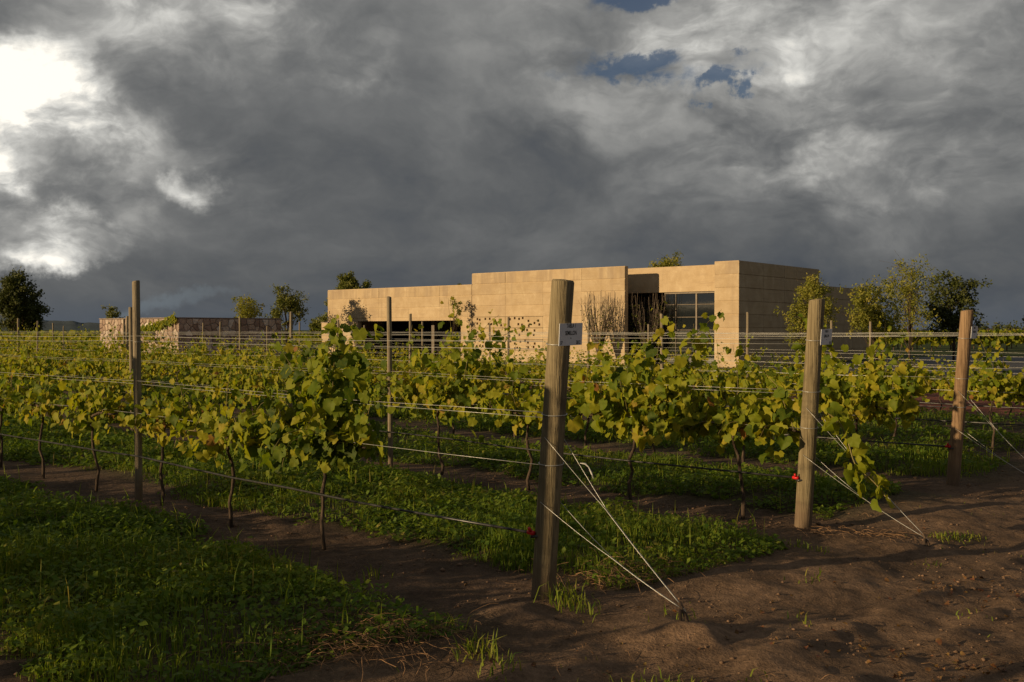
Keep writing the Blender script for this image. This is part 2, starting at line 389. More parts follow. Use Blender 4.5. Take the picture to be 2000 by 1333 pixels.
posts = []   # (k, base xy, height, mound)
bumps = [(*rowpt(0, 0), 0.30, 0.02), (*rowpt(1, 0), 0.36, 0.035), (*rowpt(2, 0), 0.30, 0.03),
         (0.88, 5.13, 0.28, 0.085), (2.93, 7.26, 0.22, 0.04), (0.02, 5.52, 0.22, 0.05), (0.35, 5.05, 0.3, 0.03), (1.35, 4.9, 0.5, 0.03)]
def rowcoords(x, y):
    n = x * NROW[0] + y * NROW[1] - N0
    s = (x - P0[0] - n / NSP * STEP[0]) * DROW[0] + (y - P0[1] - n / NSP * STEP[1]) * DROW[1]
    return n, s
def gz(x, y):
    x = np.asarray(x, float); y = np.asarray(y, float)
    n, s = rowcoords(x, y)
    r = np.hypot(x, y)
    fade = 1 - sstep(16, 30, r)
    z = -0.02 + 0.045 * (vn(x * 0.45, y * 0.45, 1) - 0.5) + 0.035 * (vn(x * 1.6, y * 1.6, 2) - 0.5)
    rough = 0.026 * (vn(x * 5, y * 5, 3) - 0.5) + 0.018 * (vn(x * 13, y * 13, 4) - 0.5)
    z = z + rough * (1 - sstep(9, 15, r))
    # wheel ridges run along the headland, parallel to the line of end posts
    hl = sstep(-0.5, -1.6, s)
    z = z + hl * 0.018 * np.sin(s * 7.0 + 2.0 * vn(n * 0.5, s * 0.7, 6)) * (0.4 + vn(n * 0.8, s * 2, 8))
    for rc, rw in ((-1.75, 0.16), (-3.3, 0.17)):       # shallow wheel ruts with squeezed-up edges
        q = (s - rc - 0.12 * (vn(n * 0.4, n * 0, 9) - .5)) / rw
        z = z + 0.028 * (np.exp(-(np.abs(q) - 1.25) ** 2 * 5) * 0.7 - np.exp(-q ** 4)) * (0.5 + 0.6 * vn(n * 3, s * 3, 10))
    kk = n / NSP; dn = np.abs(kk - np.round(kk)) * NSP
    z = z + (1 - hl) * 0.05 * sstep(0.45, 1.1, dn)          # sod between the rows stands a little proud
    for (bx, by, br, bh) in bumps:
        z = z + bh * np.exp(-((x - bx) ** 2 + (y - by) ** 2) / (br * br) * 1.6) * (0.7 + 0.6 * vn(x * 9, y * 9, 5))
    return z * fade - 0.02 * (1 - fade)
def gz1(x, y): return float(gz(np.array([x]), np.array([y]))[0])

# ------------------------------------------------------------------ ground sheet
def graded(lo, hi, step, far_lo, far_hi, g=1.065):
    core = list(np.arange(lo, hi, step)); st = step; x = hi; up = []
    while x < far_hi: up.append(x); st *= g; x += st
    up.append(far_hi); st = step * g; x = lo - st; dn = []
    while x > far_lo: dn.append(x); st *= g; x -= st
    dn.append(far_lo)
    return np.array(dn[::-1] + core + up)
gx = graded(-4.5, 6.5, 0.04, -6000, 6000); gy = graded(2.4, 11.0, 0.04, -4000, 9000)
GX, GY = np.meshgrid(gx, gy); gxf, gyf = GX.ravel(), GY.ravel()
GZ = gz(gxf, gyf)
n_, s_ = rowcoords(gxf, gyf)
nx, ny = len(gx), len(gy)
idx = np.arange(nx * ny).reshape(ny, nx)
quads = np.stack([idx[:-1, :-1].ravel(), idx[:-1, 1:].ravel(), idx[1:, 1:].ravel(), idx[1:, :-1].ravel()], 1)
gme = mesh_np('ground', np.stack([gxf, gyf, GZ], 1), quads, True, 4)
dirt = np.array([0.165, 0.105, 0.066]); damp = np.array([0.10, 0.064, 0.042]); red = np.array([0.20, 0.075, 0.05])
green = np.array([0.055, 0.075, 0.022]); sod = np.array([0.07, 0.06, 0.03])
v1 = vn(gxf * 0.8, gyf * 0.8, 11)[:, None]; v2 = vn(gxf * 3, gyf * 3, 12)[:, None]
col = dirt * (0.85 + 0.3 * v1)
inr = sstep(-0.6, 0.3, s_)[:, None]
kk = n_ / NSP; dn = np.abs(kk - np.round(kk)) * NSP
strip_m = (sstep(0.35, 0.75, dn)[:, None]) * inr
col = col * (1 - inr) + (damp * (0.8 + 0.5 * v2)) * inr
col = col * (1 - strip_m * 0.8) + sod * strip_m * 0.8
rz_ = (sstep(15.3, 16.5, n_) * (1 - sstep(24, 26, n_)))[:, None]
col = col * (1 - rz_) + red * (0.7 + 0.6 * v2) * rz_
fr = sstep(23.5, 26, n_)[:, None]
fieldv = vn(gxf * 0.06, gyf * 0.06, 14)[:, None]
col = col * (1 - fr) + (green * (0.7 + 0.6 * fieldv)) * fr
behind = (1 - sstep(-14, -10, n_))[:, None]
col = col * (1 - behind) + (green * (0.7 + 0.6 * fieldv)) * behind
set_col(gme, 'Col', col)
ground = obj('ground', gme, M['soil'], kind='structure')

# paved yard in front of and beside the building
def bpt(x, y): p = BC + BU * x + BV * y; return float(p[0]), float(p[1])
brot = empty  # (the building's own root comes below)
mb = MB()
for (x0, x1, y0, y1) in ((-34, 0.6, -9.0, -0.25), (0.6, 60, -9.0, 26)):
    c4 = [bpt(x0, y0), bpt(x1, y0), bpt(x1, y1), bpt(x0, y1)]
    mb.addm([(c[0], c[1], 0.012) for c in c4], [(0, 1, 2, 3)])
obj('paved_yard', mb.mesh('paved_yard'), M['asphalt'], kind='structure')
mb = MB()
for i in range(31):
    x0 = -34 + i * 3.0
    vs = []
    for (xx, yy) in ((x0, -9.16), (x0 + 2.98, -9.16), (x0 + 2.98, -9.0), (x0, -9.0)): vs.append(bpt(xx, yy))
    mb.addm([(a[0], a[1], -0.05) for a in vs] + [(a[0], a[1], 0.11) for a in vs], [(4, 5, 6, 7), (0, 1, 5, 4), (1, 2, 6, 5), (2, 3, 7, 6), (3, 0, 4, 7)])
obj('kerb', mb.mesh('kerb'), M['kerb'], kind='structure')

# distant hills, far beyond the fields
def hills(name, a0, a1, dist, hmax, seed):
    N = 90; V = []; Fc = []
    for i in range(N + 1):
        a = R(a0 + (a1 - a0) * i / N); u = i / N
        h = hmax * math.sin(math.pi * u) ** 0.6 * (0.45 + 0.75 * float(vn(u * 9, 0, seed)) + 0.2 * float(vn(u * 40, 0, seed + 1)))
        for j, (rr, hh) in enumerate(((0, -8), (0.05, 0.35 * h), (0.12, 0.75 * h), (0.2, h), (0.4, -8))):
            V.append((math.sin(a) * dist * (1 + rr), math.cos(a) * dist * (1 + rr), hh))
    for i in range(N):
        for j in range(4): Fc.append((i * 5 + j, (i + 1) * 5 + j, (i + 1) * 5 + j + 1, i * 5 + j + 1))
    return obj(name, mesh_from(name, V, Fc, True), M['hill'], kind='structure')
hills('hills', -34, -17, 5000, 62, 21)
hills('hills', 200, 300, 2600, 130, 25)

# ------------------------------------------------------------------ winery building
LIFT = 0.5675
wb = empty('winery_building', (BC[0], BC[1], 0), BANG, 'long low rammed earth winery with stepped flat-topped tan walls and tall window', 'building')
def part(name, mb, mat, parent=wb, smooth=False, kind=None, label=None):
    return obj(name, mb.mesh(name, smooth), mat, parent, kind=kind, label=label)
def boxpart(name, b, mat, parent=wb, label=None):
    mb = MB(); mb.box(*b); return part(name, mb, mat, parent, label=label)
def panel_front(parent, s0, s1, z0, z1, y=0.0, th=0.03):
    """one cast lift of rammed earth on a face that looks along -y; s is measured to the left of the corner"""
    g = 0.03; h = 0.004; mb = MB(); j = rnd.uniform(-0.008, 0.008)
    mb.box(-s1 + h, -s0 - h, y + j, y + th + 0.004, z0 + g * 0.6, z1 - g)
    return part('panel', mb, M['earth_top'] if abs(z1 - 8 * LIFT) < .01 or abs(z1 - 7 * LIFT) < .01 and s0 > 15 else M['earth'], parent)
def panel_holes(parent, s0, s1, z0, z1, holes, th=0.27):
    g = 0.011; x0, x1, za, zb = -s1 + g, -s0 - g, z0 + g, z1 - g
    xs = sorted({x0, x1} | {h[0] for h in holes} | {h[0] + h[2] for h in holes})
    zs = sorted({za, zb} | {h[1] for h in holes} | {h[1] + h[2] for h in holes})
    ishole = lambda a, b: any(h[0] - 1e-6 <= a and a < h[0] + h[2] - 1e-6 and h[1] - 1e-6 <= b and b < h[1] + h[2] - 1e-6 for h in holes)
    mb = MB()
    for i in range(len(xs) - 1):
        for j in range(len(zs) - 1):
            a, b, c, d = xs[i], xs[i + 1], zs[j], zs[j + 1]
            if ishole(a, c): continue
            mb.addm([(a, 0, c), (b, 0, c), (b, 0, d), (a, 0, d)], [(0, 1, 2, 3)])
            mb.addm([(a, th, c), (b, th, c), (b, th, d), (a, th, d)], [(3, 2, 1, 0)])
    for (hx, hz, hs) in holes:
        q = [(hx, hz), (hx + hs, hz), (hx + hs, hz + hs), (hx, hz + hs)]
        for i in range(4):
            p, r_ = q[i], q[(i + 1) % 4]
            mb.addm([(p[0], 0, p[1]), (r_[0], 0, r_[1]), (r_[0], th, r_[1]), (p[0], th, p[1])], [(3, 2, 1, 0)])
    for a, b in ((x0, za), (x0, zb)): mb.addm([(x0, 0, b), (x1, 0, b), (x1, th, b), (x0, th, b)], [(0, 1, 2, 3)])
    for a in (x0, x1): mb.addm([(a, 0, za), (a, th, za), (a, th, zb), (a, 0, zb)], [(0, 1, 2, 3)])
    return part('panel', mb, M['earth'], parent)

# the tall front screen wall, pierced with small square holes at its left
HOLE0, HOLE1 = 10.55, 15.25
mb = MB(); mb.box(-10.55, -5.752, 0.026, 0.27, 0, 8 * LIFT); mb.box(-15.25, -10.553, 0.026, 0.27, 4 * LIFT + .004, 8 * LIFT); mb.box(-15.25, -10.553, 0.026, 0.27, 0, LIFT - .004)
front = part('screen_wall', mb, M['earth'])
cols = [5.75, 8.2, 10.55, 12.97, 15.25]
hr = random.Random(3)
for c in range(4):
    for l in range(8):
        s0, s1, z0, z1 = cols[c], cols[c + 1], l * LIFT, (l + 1) * LIFT
        if c >= 2 and 1 <= l <= 3:
            hs = []; lo, hi = -s1 + 0.10, -s0 - 0.22
            for r_ in range(2):
                nh = 7
                for k in range(nh):
                    hx = lo + (hi - lo) * (k + hr.uniform(0.1, 0.9)) / nh
                    if hr.random() < 0.88: hs.append((round(hx, 3), round(z0 + 0.04 + r_ * 0.25 + hr.uniform(0, 0.15), 3), 0.115))
            keep = []
            for h in hs:
                if all(abs(h[0] - q[0]) > 0.14 or abs(h[1] - q[1]) > 0.14 for q in keep): keep.append(h)
            panel_holes(front, s0, s1, z0, z1, keep)
        else: panel_front(front, s0, s1, z0, z1)
# lower left wing with a long low opening
WH = 7 * LIFT; OPZ = 2.10; W0, W1 = 15.28, 26.9
mb = MB(); mb.box(-W1, -W0, 0.026, 0.30, OPZ, WH); mb.box(-16.05, -W0, 0.026, 0.30, 0, OPZ - .002); mb.box(-W1, -24.2, 0.026, 0.30, 0, OPZ - .002)
wing = part('wing_wall', mb, M['earth'])
wc = [W0, 17.6, 20.0, 22.4, 24.8, W1]
for l in range(7):
    z0, z1 = l * LIFT, (l + 1) * LIFT
    if z1 <= OPZ + 0.01 or z0 >= OPZ - 0.01:
        cc = wc if z0 >= OPZ - 0.01 else None
        if cc:
            for a, b in zip(cc[:-1], cc[1:]): panel_front(wing, a, b, z0, z1)
        else:
            panel_front(wing, W0, 16.05, z0, z1); panel_front(wing, 24.2, W1, z0, z1)
    else:
        panel_front(wing, W0, 16.05, z0, z1); panel_front(wing, 24.2, W1, z0, z1)
        for a, b in zip([16.05, 17.6, 20.0, 22.4], [17.6, 20.0, 22.4, 24.2]): panel_front(wing, a, b, OPZ - 0.011, z1)
# pier at the corner and the shaded flank
mb = MB(); mb.box(-1.157, -0.026, 0.026, 1.95, 0, 8 * LIFT)
pier = part('corner_pier', mb, M['earth'])
for l in range(8): panel_front(pier, 0.0, 1.157, l * LIFT, (l + 1) * LIFT)
mb = MB(); TY = 8.29
DY0, DY1, DZ0, DZ1 = 5.67, 6.98, 0.42, 1.56
mb.box(-0.3, -0.026, 1.96, DY0, 0, 8 * LIFT); mb.box(-0.3, -0.026, DY1, TY, 0, 8 * LIFT)
mb.box(-0.3, -0.026, DY0 + .001, DY1 - .001, DZ1, 8 * LIFT); mb.box(-0.3, -0.026, DY0 + .001, DY1 - .001, 0, DZ0)
flank = part('flank_wall', mb, M['earth'])
fc = [0.0, 2.3, 4.4, DY0, DY1, TY]
for l in range(8):
    for a, b in zip(fc[:-1], fc[1:]):
        z0, z1 = l * LIFT, (l + 1) * LIFT
        if a == DY0:
            if z0 < DZ1 and z1 > DZ0:
                if z0 < DZ0: z1 = DZ0
                elif z1 > DZ1: z0 = DZ1
                else: continue
        mb = MB(); g = 0.024; mb.box(-0.03, rnd.uniform(-0.008, 0.008), a + .006, b - .006, z0 + .01, z1 - g); part('panel', mb, M['earth'], flank)
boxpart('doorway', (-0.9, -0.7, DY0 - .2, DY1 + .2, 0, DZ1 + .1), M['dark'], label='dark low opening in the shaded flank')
mb = MB(); mb.box(-0.7, -0.36, TY + .003, 15.5, 0, 3.80); low = part('rear_wall', mb, M['earth'])
for l in range(6):
    for a, b in ((TY, 10.6), (10.6, 13.0), (13.0, 15.5)):
        mb = MB(); mb.box(-0.37, -0.335 + rnd.uniform(-.003, .003), a + .014, b - .011, l * 0.6333 + .011, (l + 1) * 0.6333 - .011); part('panel', mb, M['earth'], low)
# recessed bay: lintel, window wall, dark entrance
mb = MB(); mb.box(-7.3, -1.16, 1.70, 1.95, 3.35, 8 * LIFT - 0.01); lint = part('lintel_wall', mb, M['earth'])
win = boxpart('window_frame', (-4.74, -1.17, 1.80, 1.86, 3.27, 3.345), M['frame'])
vx = [-4.70, -4.12, -3.05, -2.02, -1.18]; hzs = [0.02, 0.45, 1.02, 1.6, 2.19, 2.77, 3.27]
for x in vx: boxpart('mullion', (x - (0.04 if x == -3.05 else 0.010), x + (0.04 if x == -3.05 else 0.010), 1.775, 1.85, 0.02, 3.268), M['frame'], win)
for z in hzs[1:-1]:
    for a, b in zip(vx[:-1], vx[1:]): boxpart('transom', (a + .052, b - .052, 1.79, 1.84, z - .011, z + .011), M['frame'], win)
for a, b in zip(vx[:-1], vx[1:]):
    for c, d in zip(hzs[:-1], hzs[1:]):
        boxpart('pane', (a + .02, b - .02, 1.812, 1.822, c + .02, d - .02), M['glass'], win)
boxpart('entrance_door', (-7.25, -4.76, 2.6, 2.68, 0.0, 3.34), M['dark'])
# hidden shell: roofs, back and inner walls
boxpart('roof', (-15.2, -0.35, 1.96, 8.1, 4.05, 4.22), M['roof'])
boxpart('roof', (-15.2, -7.32, 0.28, 1.955, 4.05, 4.22), M['roof'])
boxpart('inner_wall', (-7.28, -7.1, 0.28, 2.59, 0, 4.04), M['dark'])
boxpart('inner_wall', (-15.24, -15.1, 0.28, 8.0, 0, 4.04), M['earth'])
boxpart('back_wall', (-15.2, -0.32, 8.11, 8.28, 0, 8 * LIFT - 0.02), M['earth'])
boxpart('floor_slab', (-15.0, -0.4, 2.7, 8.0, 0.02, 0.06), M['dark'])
boxpart('roof', (-26.85, -15.3, 0.31, 6.0, 3.55, 3.7), M['roof'])
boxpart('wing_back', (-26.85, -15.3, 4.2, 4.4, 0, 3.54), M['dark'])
boxpart('wing_end', (-26.87, -26.6, 0.31, 6.0, 0, WH - .01), M['earth'])
for s in (19.3,): boxpart('column', (-s - 0.11, -s + 0.11, 1.2, 1.42, 0, 3.54), M['frame'])

# ------------------------------------------------------------------ rubble stone garden wall
def clip_poly(poly, a, b, c):
    out = []
    for i in range(len(poly)):
        p, q = poly[i], poly[(i + 1) % len(poly)]
        dp, dq = a * p[0] + b * p[1] - c, a * q[0] + b * q[1] - c
        if dp <= 0: out.append(p)
        if dp * dq < 0:
            t = dp / (dp - dq); out.append((p[0] + t * (q[0] - p[0]), p[1] + t * (q[1] - p[1])))
    return out
def voronoi(Lx, Hz, cell, seed):
    r_ = random.Random(seed); pts = []
    nx_, nz_ = max(1, round(Lx / cell)), max(1, round(Hz / (cell * 0.85)))
    for i in range(nx_):
        for j in range(nz_):
            pts.append((Lx * (i + .5 + r_.uniform(-.42, .42)) / nx_, Hz * (j + .5 + r_.uniform(-.42, .42)) / nz_))
    cells = []
    for i, p in enumerate(pts):
        poly = [(0, 0), (Lx, 0), (Lx, Hz), (0, Hz)]
        for j, q in enumerate(pts):
            if i == j or abs(p[0] - q[0]) > 3 * cell: continue
            a, b = q[0] - p[0], q[1] - p[1]; c = a * (p[0] + q[0]) / 2 + b * (p[1] + q[1]) / 2
            poly = clip_poly(poly, a, b, c)
            if len(poly) < 3: break
        if len(poly) >= 3: cells.append((p, poly))
    return cells
SW = np.array([-16.75, 50.0])
sw = empty('stone_wall', (SW[0], SW[1], 0), BANG, 'freestanding reddish rubble stone wall turning a corner beside the vines', 'wall')
SH = 2.19; LA, LB = 8.0, 6.3
boxpart('wall_core', (-LA, 0, 0.05, 0.42, 0, SH), M['mortar'], sw)
boxpart('wall_core', (-0.42, -0.05, 0.421, LB, 0, SH - .002), M['mortar'], sw)
def stones(Lx, cell, seed, axis):
    r_ = random.Random(seed)
    for p, poly in voronoi(Lx, SH - 0.01, cell, seed):
        cx_ = sum(q[0] for q in poly) / len(poly); cz_ = sum(q[1] for q in poly) / len(poly)
        proud = r_.uniform(0.03, 0.075)
        V = []
        for depth, sh in ((-0.02, 0.93), (proud * 0.7, 0.90), (proud, 0.70)):
            for (a, b) in poly:
                a, b = cx_ + (a - cx_) * sh, cz_ + (b - cz_) * sh
                V.append((-a, 0.05 - depth, b) if axis == 0 else (-0.05 + depth, a, b))
        nn = len(poly); Fc = []
        for lv in range(2):
            for i in range(nn):
                k = (i + 1) % nn; q = (lv * nn + i, lv * nn + k, (lv + 1) * nn + k, (lv + 1) * nn + i)
                Fc.append(q if axis else q[::-1])
        top = tuple(2 * nn + i for i in range(nn)); Fc.append(top if axis else top[::-1])
        obj('stone', mesh_from('stone', V, Fc), M['stone'], sw)
stones(LA, 0.34, 5, 0); stones(LB, 0.38, 6, 1)
mb = MB(); mb.box(-LA, 0.0, -0.02, 0.44, SH + .002, SH + 0.05); mb.box(-0.44, 0.0, 0.442, LB, SH + .002, SH + 0.05); part('coping', mb, M['mortar'], sw)
# short link wall between garden wall and wing
lw = empty('link_wall', (*bpt(-30.2, 2.2), 0), BANG, 'short dark low wall joining the left end of the winery', 'wall')
boxpart('wall_face', (0, 3.25, 0, 0.3, 0, 2.05), M['earth'], lw); boxpart('coping', (-0.03, 3.2, -0.03, 0.33, 2.053, 2.1), M['mortar'], lw)

# ------------------------------------------------------------------ vine leaves
def leaf_outline(kind):
    if kind == 0:   # five lobed leaf
        return [(0.0, 0.06), (0.17, -0.10), (0.37, -0.04), (0.45, 0.14), (0.54, 0.30), (0.46, 0.46), (0.46, 0.64), (0.28, 0.72), (0.15, 0.88), (0.0, 0.97),
                (-0.14, 0.88), (-0.29, 0.73), (-0.45, 0.63), (-0.45, 0.45), (-0.53, 0.30), (-0.45, 0.13), (-0.35, -0.04), (-0.16, -0.10)]
    return [(0.0, 0.03), (0.33, -0.05), (0.52, 0.30), (0.40, 0.64), (0.0, 0.98), (-0.40, 0.62), (-0.52, 0.30), (-0.33, -0.05)]
def leaf_mesh(kind, seed):
    r_ = random.Random(seed); o = leaf_outline(kind)
    fold, droop, twist, wave = r_.uniform(-0.25, 0.75), r_.uniform(0.05, 0.7), r_.uniform(-0.6, 0.6), r_.uniform(0.04, 0.12)
    def zz(x, y): return abs(x) * fold - droop * max(0, y - 0.25) ** 1.6 + twist * x * y + wave * math.sin(9 * x + 7 * y + seed)
    V = [(0, 0.33, zz(0, 0.33))]
    for (x, y) in o:
        x *= r_.uniform(0.9, 1.1); y *= r_.uniform(0.94, 1.06); V.append((x, y, zz(x, y)))
    n = len(o); T = [(0, 1 + i, 1 + (i + 1) % n) for i in range(n)]
    return np.array(V), np.array(T)
LEAVES = [leaf_mesh(0, i) for i in range(8)]; FAR = [leaf_mesh(1, 50 + i) for i in range(5)]
LEAFME = []
for i, (V, T) in enumerate(LEAVES):
    me = mesh_np('leaf', V, T, True); me.materials.append(M['leaf_one']); LEAFME.append(me)

def basis(t, nrm):
    t = t / (np.linalg.norm(t) + 1e-9); nrm = nrm - t * (nrm @ t); nrm = nrm / (np.linalg.norm(nrm) + 1e-9)
    return np.stack([np.cross(t, nrm), t, nrm], 1)
def leaf_cloud_mesh(name, leaves, templ, mat):
    Vs, Ts, tint = [], [], []; o = 0
    for i, (p, B, sz, tn) in enumerate(leaves):
        V, T = templ[i % len(templ)]
        Vs.append(V @ (B.T * sz) + p); Ts.append(T + o); tint.append(np.full(len(V), tn)); o += len(V)
    me = mesh_np(name, np.concatenate(Vs), np.concatenate(Ts), True); set_attr(me, 'tint', np.concatenate(tint)); me.materials.append(mat)
    return me

def grow_shoot(r_, start, d, L, step=0.033, droop=0.10, leafsz=0.1, leaves=None, tintb=0.0, wob=0.20, lf=1.0):
    p = np.array(start, float); d = np.array(d, float); d /= np.linalg.norm(d); path = [p.copy()]; n = max(3, int(L / step)); side = 1
    for i in range(n):
        u = i / n
        d = d + r_.normal(0, wob, 3) * 0.6 + np.array([0, 0, -droop * u]); d /= np.linalg.norm(d)
        p = p + d * step
        if p[2] < 0.30: p[2] = 0.30; d[2] = abs(d[2]) * 0.3
        path.append(p.copy()); side = -side
        if r_.random() < 0.93 * lf:
            lat = np.cross(d, r_.normal(0, 1, 3)); lat /= np.linalg.norm(lat) + 1e-9
            lat = lat + np.array([0, 0.35 * np.sign(r_.normal() + p[1] * 3), 0.0])
            pet = lat * r_.uniform(0.03, 0.09)
            sz = leafsz * (0.45 + 0.85 * r_.random() ** 0.8) * (1.0 if u < 0.6 else 1.0 - 1.35 * (u - 0.6))
            t = lat * 0.5 + np.array([0, 0, -0.75]) + r_.normal(0, 0.40, 3)
            nn = lat * 0.6 + np.array([0, 0.8 * np.sign(lat[1]), 0.22]) + r_.normal(0, 0.5, 3)
            tint = np.clip(r_.beta(1.5, 1.7) * 0.92 + tintb + (0.15 if p[2] < 0.8 else 0) * r_.random() + (0.4 if r_.random() < 0.02 else 0), 0, 0.999)
            leaves.append((p + pet, basis(t, nn), sz, tint))
    return path
def vine_plan(seed, nsh=11, Lr=(0.25, 0.6), ndroop=7, tall=(), leafsz=0.125, fill=50, arm=0.60, trunk_h=0.74, cloud=None, tintb=0.0):
    """trunk, cordon arms, shoots and leaves of one grapevine; x runs along the row"""
    r_ = np.random.default_rng(seed); lv = []; shoots = []
    tr = [(0, 0, -0.06)]
    x = y = 0.0; nseg = 7
    for i in range(1, nseg + 1):
        x += r_.normal(0, 0.02); y += r_.normal(0, 0.02); tr.append((x, y, trunk_h * i / nseg))
    top = np.array(tr[-1]); arms = []
    for sg in (-1, 1):
        pth = [top]; q = top.copy()
        for i in range(6):
            q = q + np.array([sg * arm / 6, r_.normal(0, 0.012), (0.03 if i < 2 else r_.normal(0, 0.010))]); pth.append(q.copy())
        arms.append(pth)
    def armpt(u):
        a = arms[0] if u < 0 else arms[1]; q = abs(u) * 5.99; i = int(q); return a[i] + (a[i + 1] - a[i]) * (q - i)
    for i in range(nsh):
        u = -1 + 2 * (i + r_.random()) / nsh
        shoots.append(grow_shoot(r_, armpt(u), (r_.normal(0, 0.4), r_.normal(0, 0.45), 1.0), r_.uniform(*Lr), leafsz=leafsz, leaves=lv, droop=0.22, tintb=tintb))
    for i in range(ndroop):
        u = -1 + 2 * (i + r_.random()) / ndroop; sg = 1 if i % 2 else -1
        shoots.append(grow_shoot(r_, armpt(u), (r_.normal(0, 0.5), sg * r_.uniform(0.5, 1), r_.uniform(-0.1, 0.5)), r_.uniform(0.2, 0.42), leafsz=leafsz, leaves=lv, droop=0.35, tintb=tintb + 0.05))
    for (u, L, dx, dy) in tall:
        shoots.append(grow_shoot(r_, armpt(u), (dx, dy, 1.0), L, leafsz=leafsz * 0.95, leaves=lv, droop=0.04, wob=0.09, tintb=tintb - 0.02))
    for i in range(fill):
        u = r_.uniform(-1, 1); p = armpt(u) + np.array([r_.normal(0, 0.05), r_.normal(0, 0.10), r_.normal(0.05, 0.11)])
        out = np.array([r_.normal(0, 0.5), np.sign(p[1] + r_.normal(0, 0.05)), 0.0])
        lv.append((p, basis(out * 0.5 + np.array([0, 0, -0.8]) + r_.normal(0, 0.3, 3), out + np.array([0, 0, 0.2]) + r_.normal(0, 0.45, 3)),
                   leafsz * r_.uniform(0.5, 1.2), np.clip(r_.beta(1.5, 1.5) * 0.9 + tintb, 0, 0.999)))
    for (cx_, cy_, cz_, sx_, sy_, sz_, m) in (cloud or ()):
        for i in range(m):
            o_ = np.clip(r_.normal(0, 1, 3), -1.7, 1.7); p = np.array([cx_, cy_, cz_]) + o_ * np.array([sx_, sy_, sz_])
            out = o_ / (np.linalg.norm(o_) + 1e-6) + np.array([0, 0.3 * np.sign(o_[1]), 0])
            lv.append((p, basis(out * 0.45 + np.array([0, 0, -0.8]) + r_.normal(0, 0.35, 3), out + np.array([0, 0.4 * np.sign(o_[1]), 0.2]) + r_.normal(0, 0.45, 3)),
                       leafsz * r_.uniform(0.5, 1.25), np.clip(r_.beta(1.5, 1.9) * 0.9 + tintb, 0, 0.999)))
    return dict(trunk=tr, arms=arms, shoots=shoots, leaves=lv)
def wood_meshes(pl):
    a = MB(); n = len(pl['trunk']); a.tube(pl['trunk'], [0.0155 - 0.004 * i / n + 0.003 * (i % 3 == 1) for i in range(n)], 6)
    b = MB()
    for p in pl['arms']: b.tube(p, [0.014 - 0.006 * i / len(p) for i in range(len(p))], 5)
    c = MB()
    for p in pl['shoots']: c.tube(p[::2] + ([p[-1]] if len(p) % 2 == 0 else []), [0.0045 - 0.003 * i / len(p[::2]) for i in range(len(p[::2]) + (1 if len(p) % 2 == 0 else 0))], 3, False)
    return a.mesh('trunk', True), b.mesh('cordon_arm', True), c.mesh('cane', True)
def place_vine(pl, meshes, foliage, k, s, label, group, single, flip=False, zs=1.0):
    x, y = rowpt(k, s, rnd.uniform(-0.03, 0.03)); z = gz1(x, y)
    o = empty('grapevine', (x, y, z), ROWANG + (math.pi if flip else 0), label, 'grapevine', group)
    o.scale = (1, 1, zs)
    obj('trunk', meshes[0], M['bark'], o); obj('cordon_arm', meshes[1], M['bark'], o); obj('cane', meshes[2], M['cane'], o)
    if single:
        lv = pl['leaves']; order = sorted(range(len(lv)), key=lambda i: -lv[i][2]); keep = order[:290]; rest = order[290:]
        for i in keep:
            p, B, sz, tn = lv[i]
            lo = bpy.data.objects.new('leaf', LEAFME[i % 8]); C.objects.link(lo); lo.parent = o
            m = Matrix(((*(B[0] * sz), p[0]), (*(B[1] * sz), p[1]), (*(B[2] * sz), p[2]), (0, 0, 0, 1))); lo.matrix_local = m; lo.color = (float(tn), 0, 0, 1)
        if rest: obj('foliage', leaf_cloud_mesh('foliage', [lv[i] for i in rest], LEAVES, M['leaf']), None, o, kind='stuff')
    else: obj('foliage', foliage, None, o, kind='stuff')
    return o

ROWNAME = {0: 'in the row of the first signed post', 1: 'in the row of the post with a trailing shoot', 2: 'in the row of the reddish signed post',
           3: 'in the fourth row behind the reddish post', 4: 'in the fifth row towards the winery', 5: 'in the sixth row towards the winery', 6: 'in the last row beside the red soil',
           -1: 'in the added unseen shade row outside the signed posts', -2: 'in the second added unseen shade row outside the signed posts', -3: 'in the third added unseen shade row outside the signed posts'}
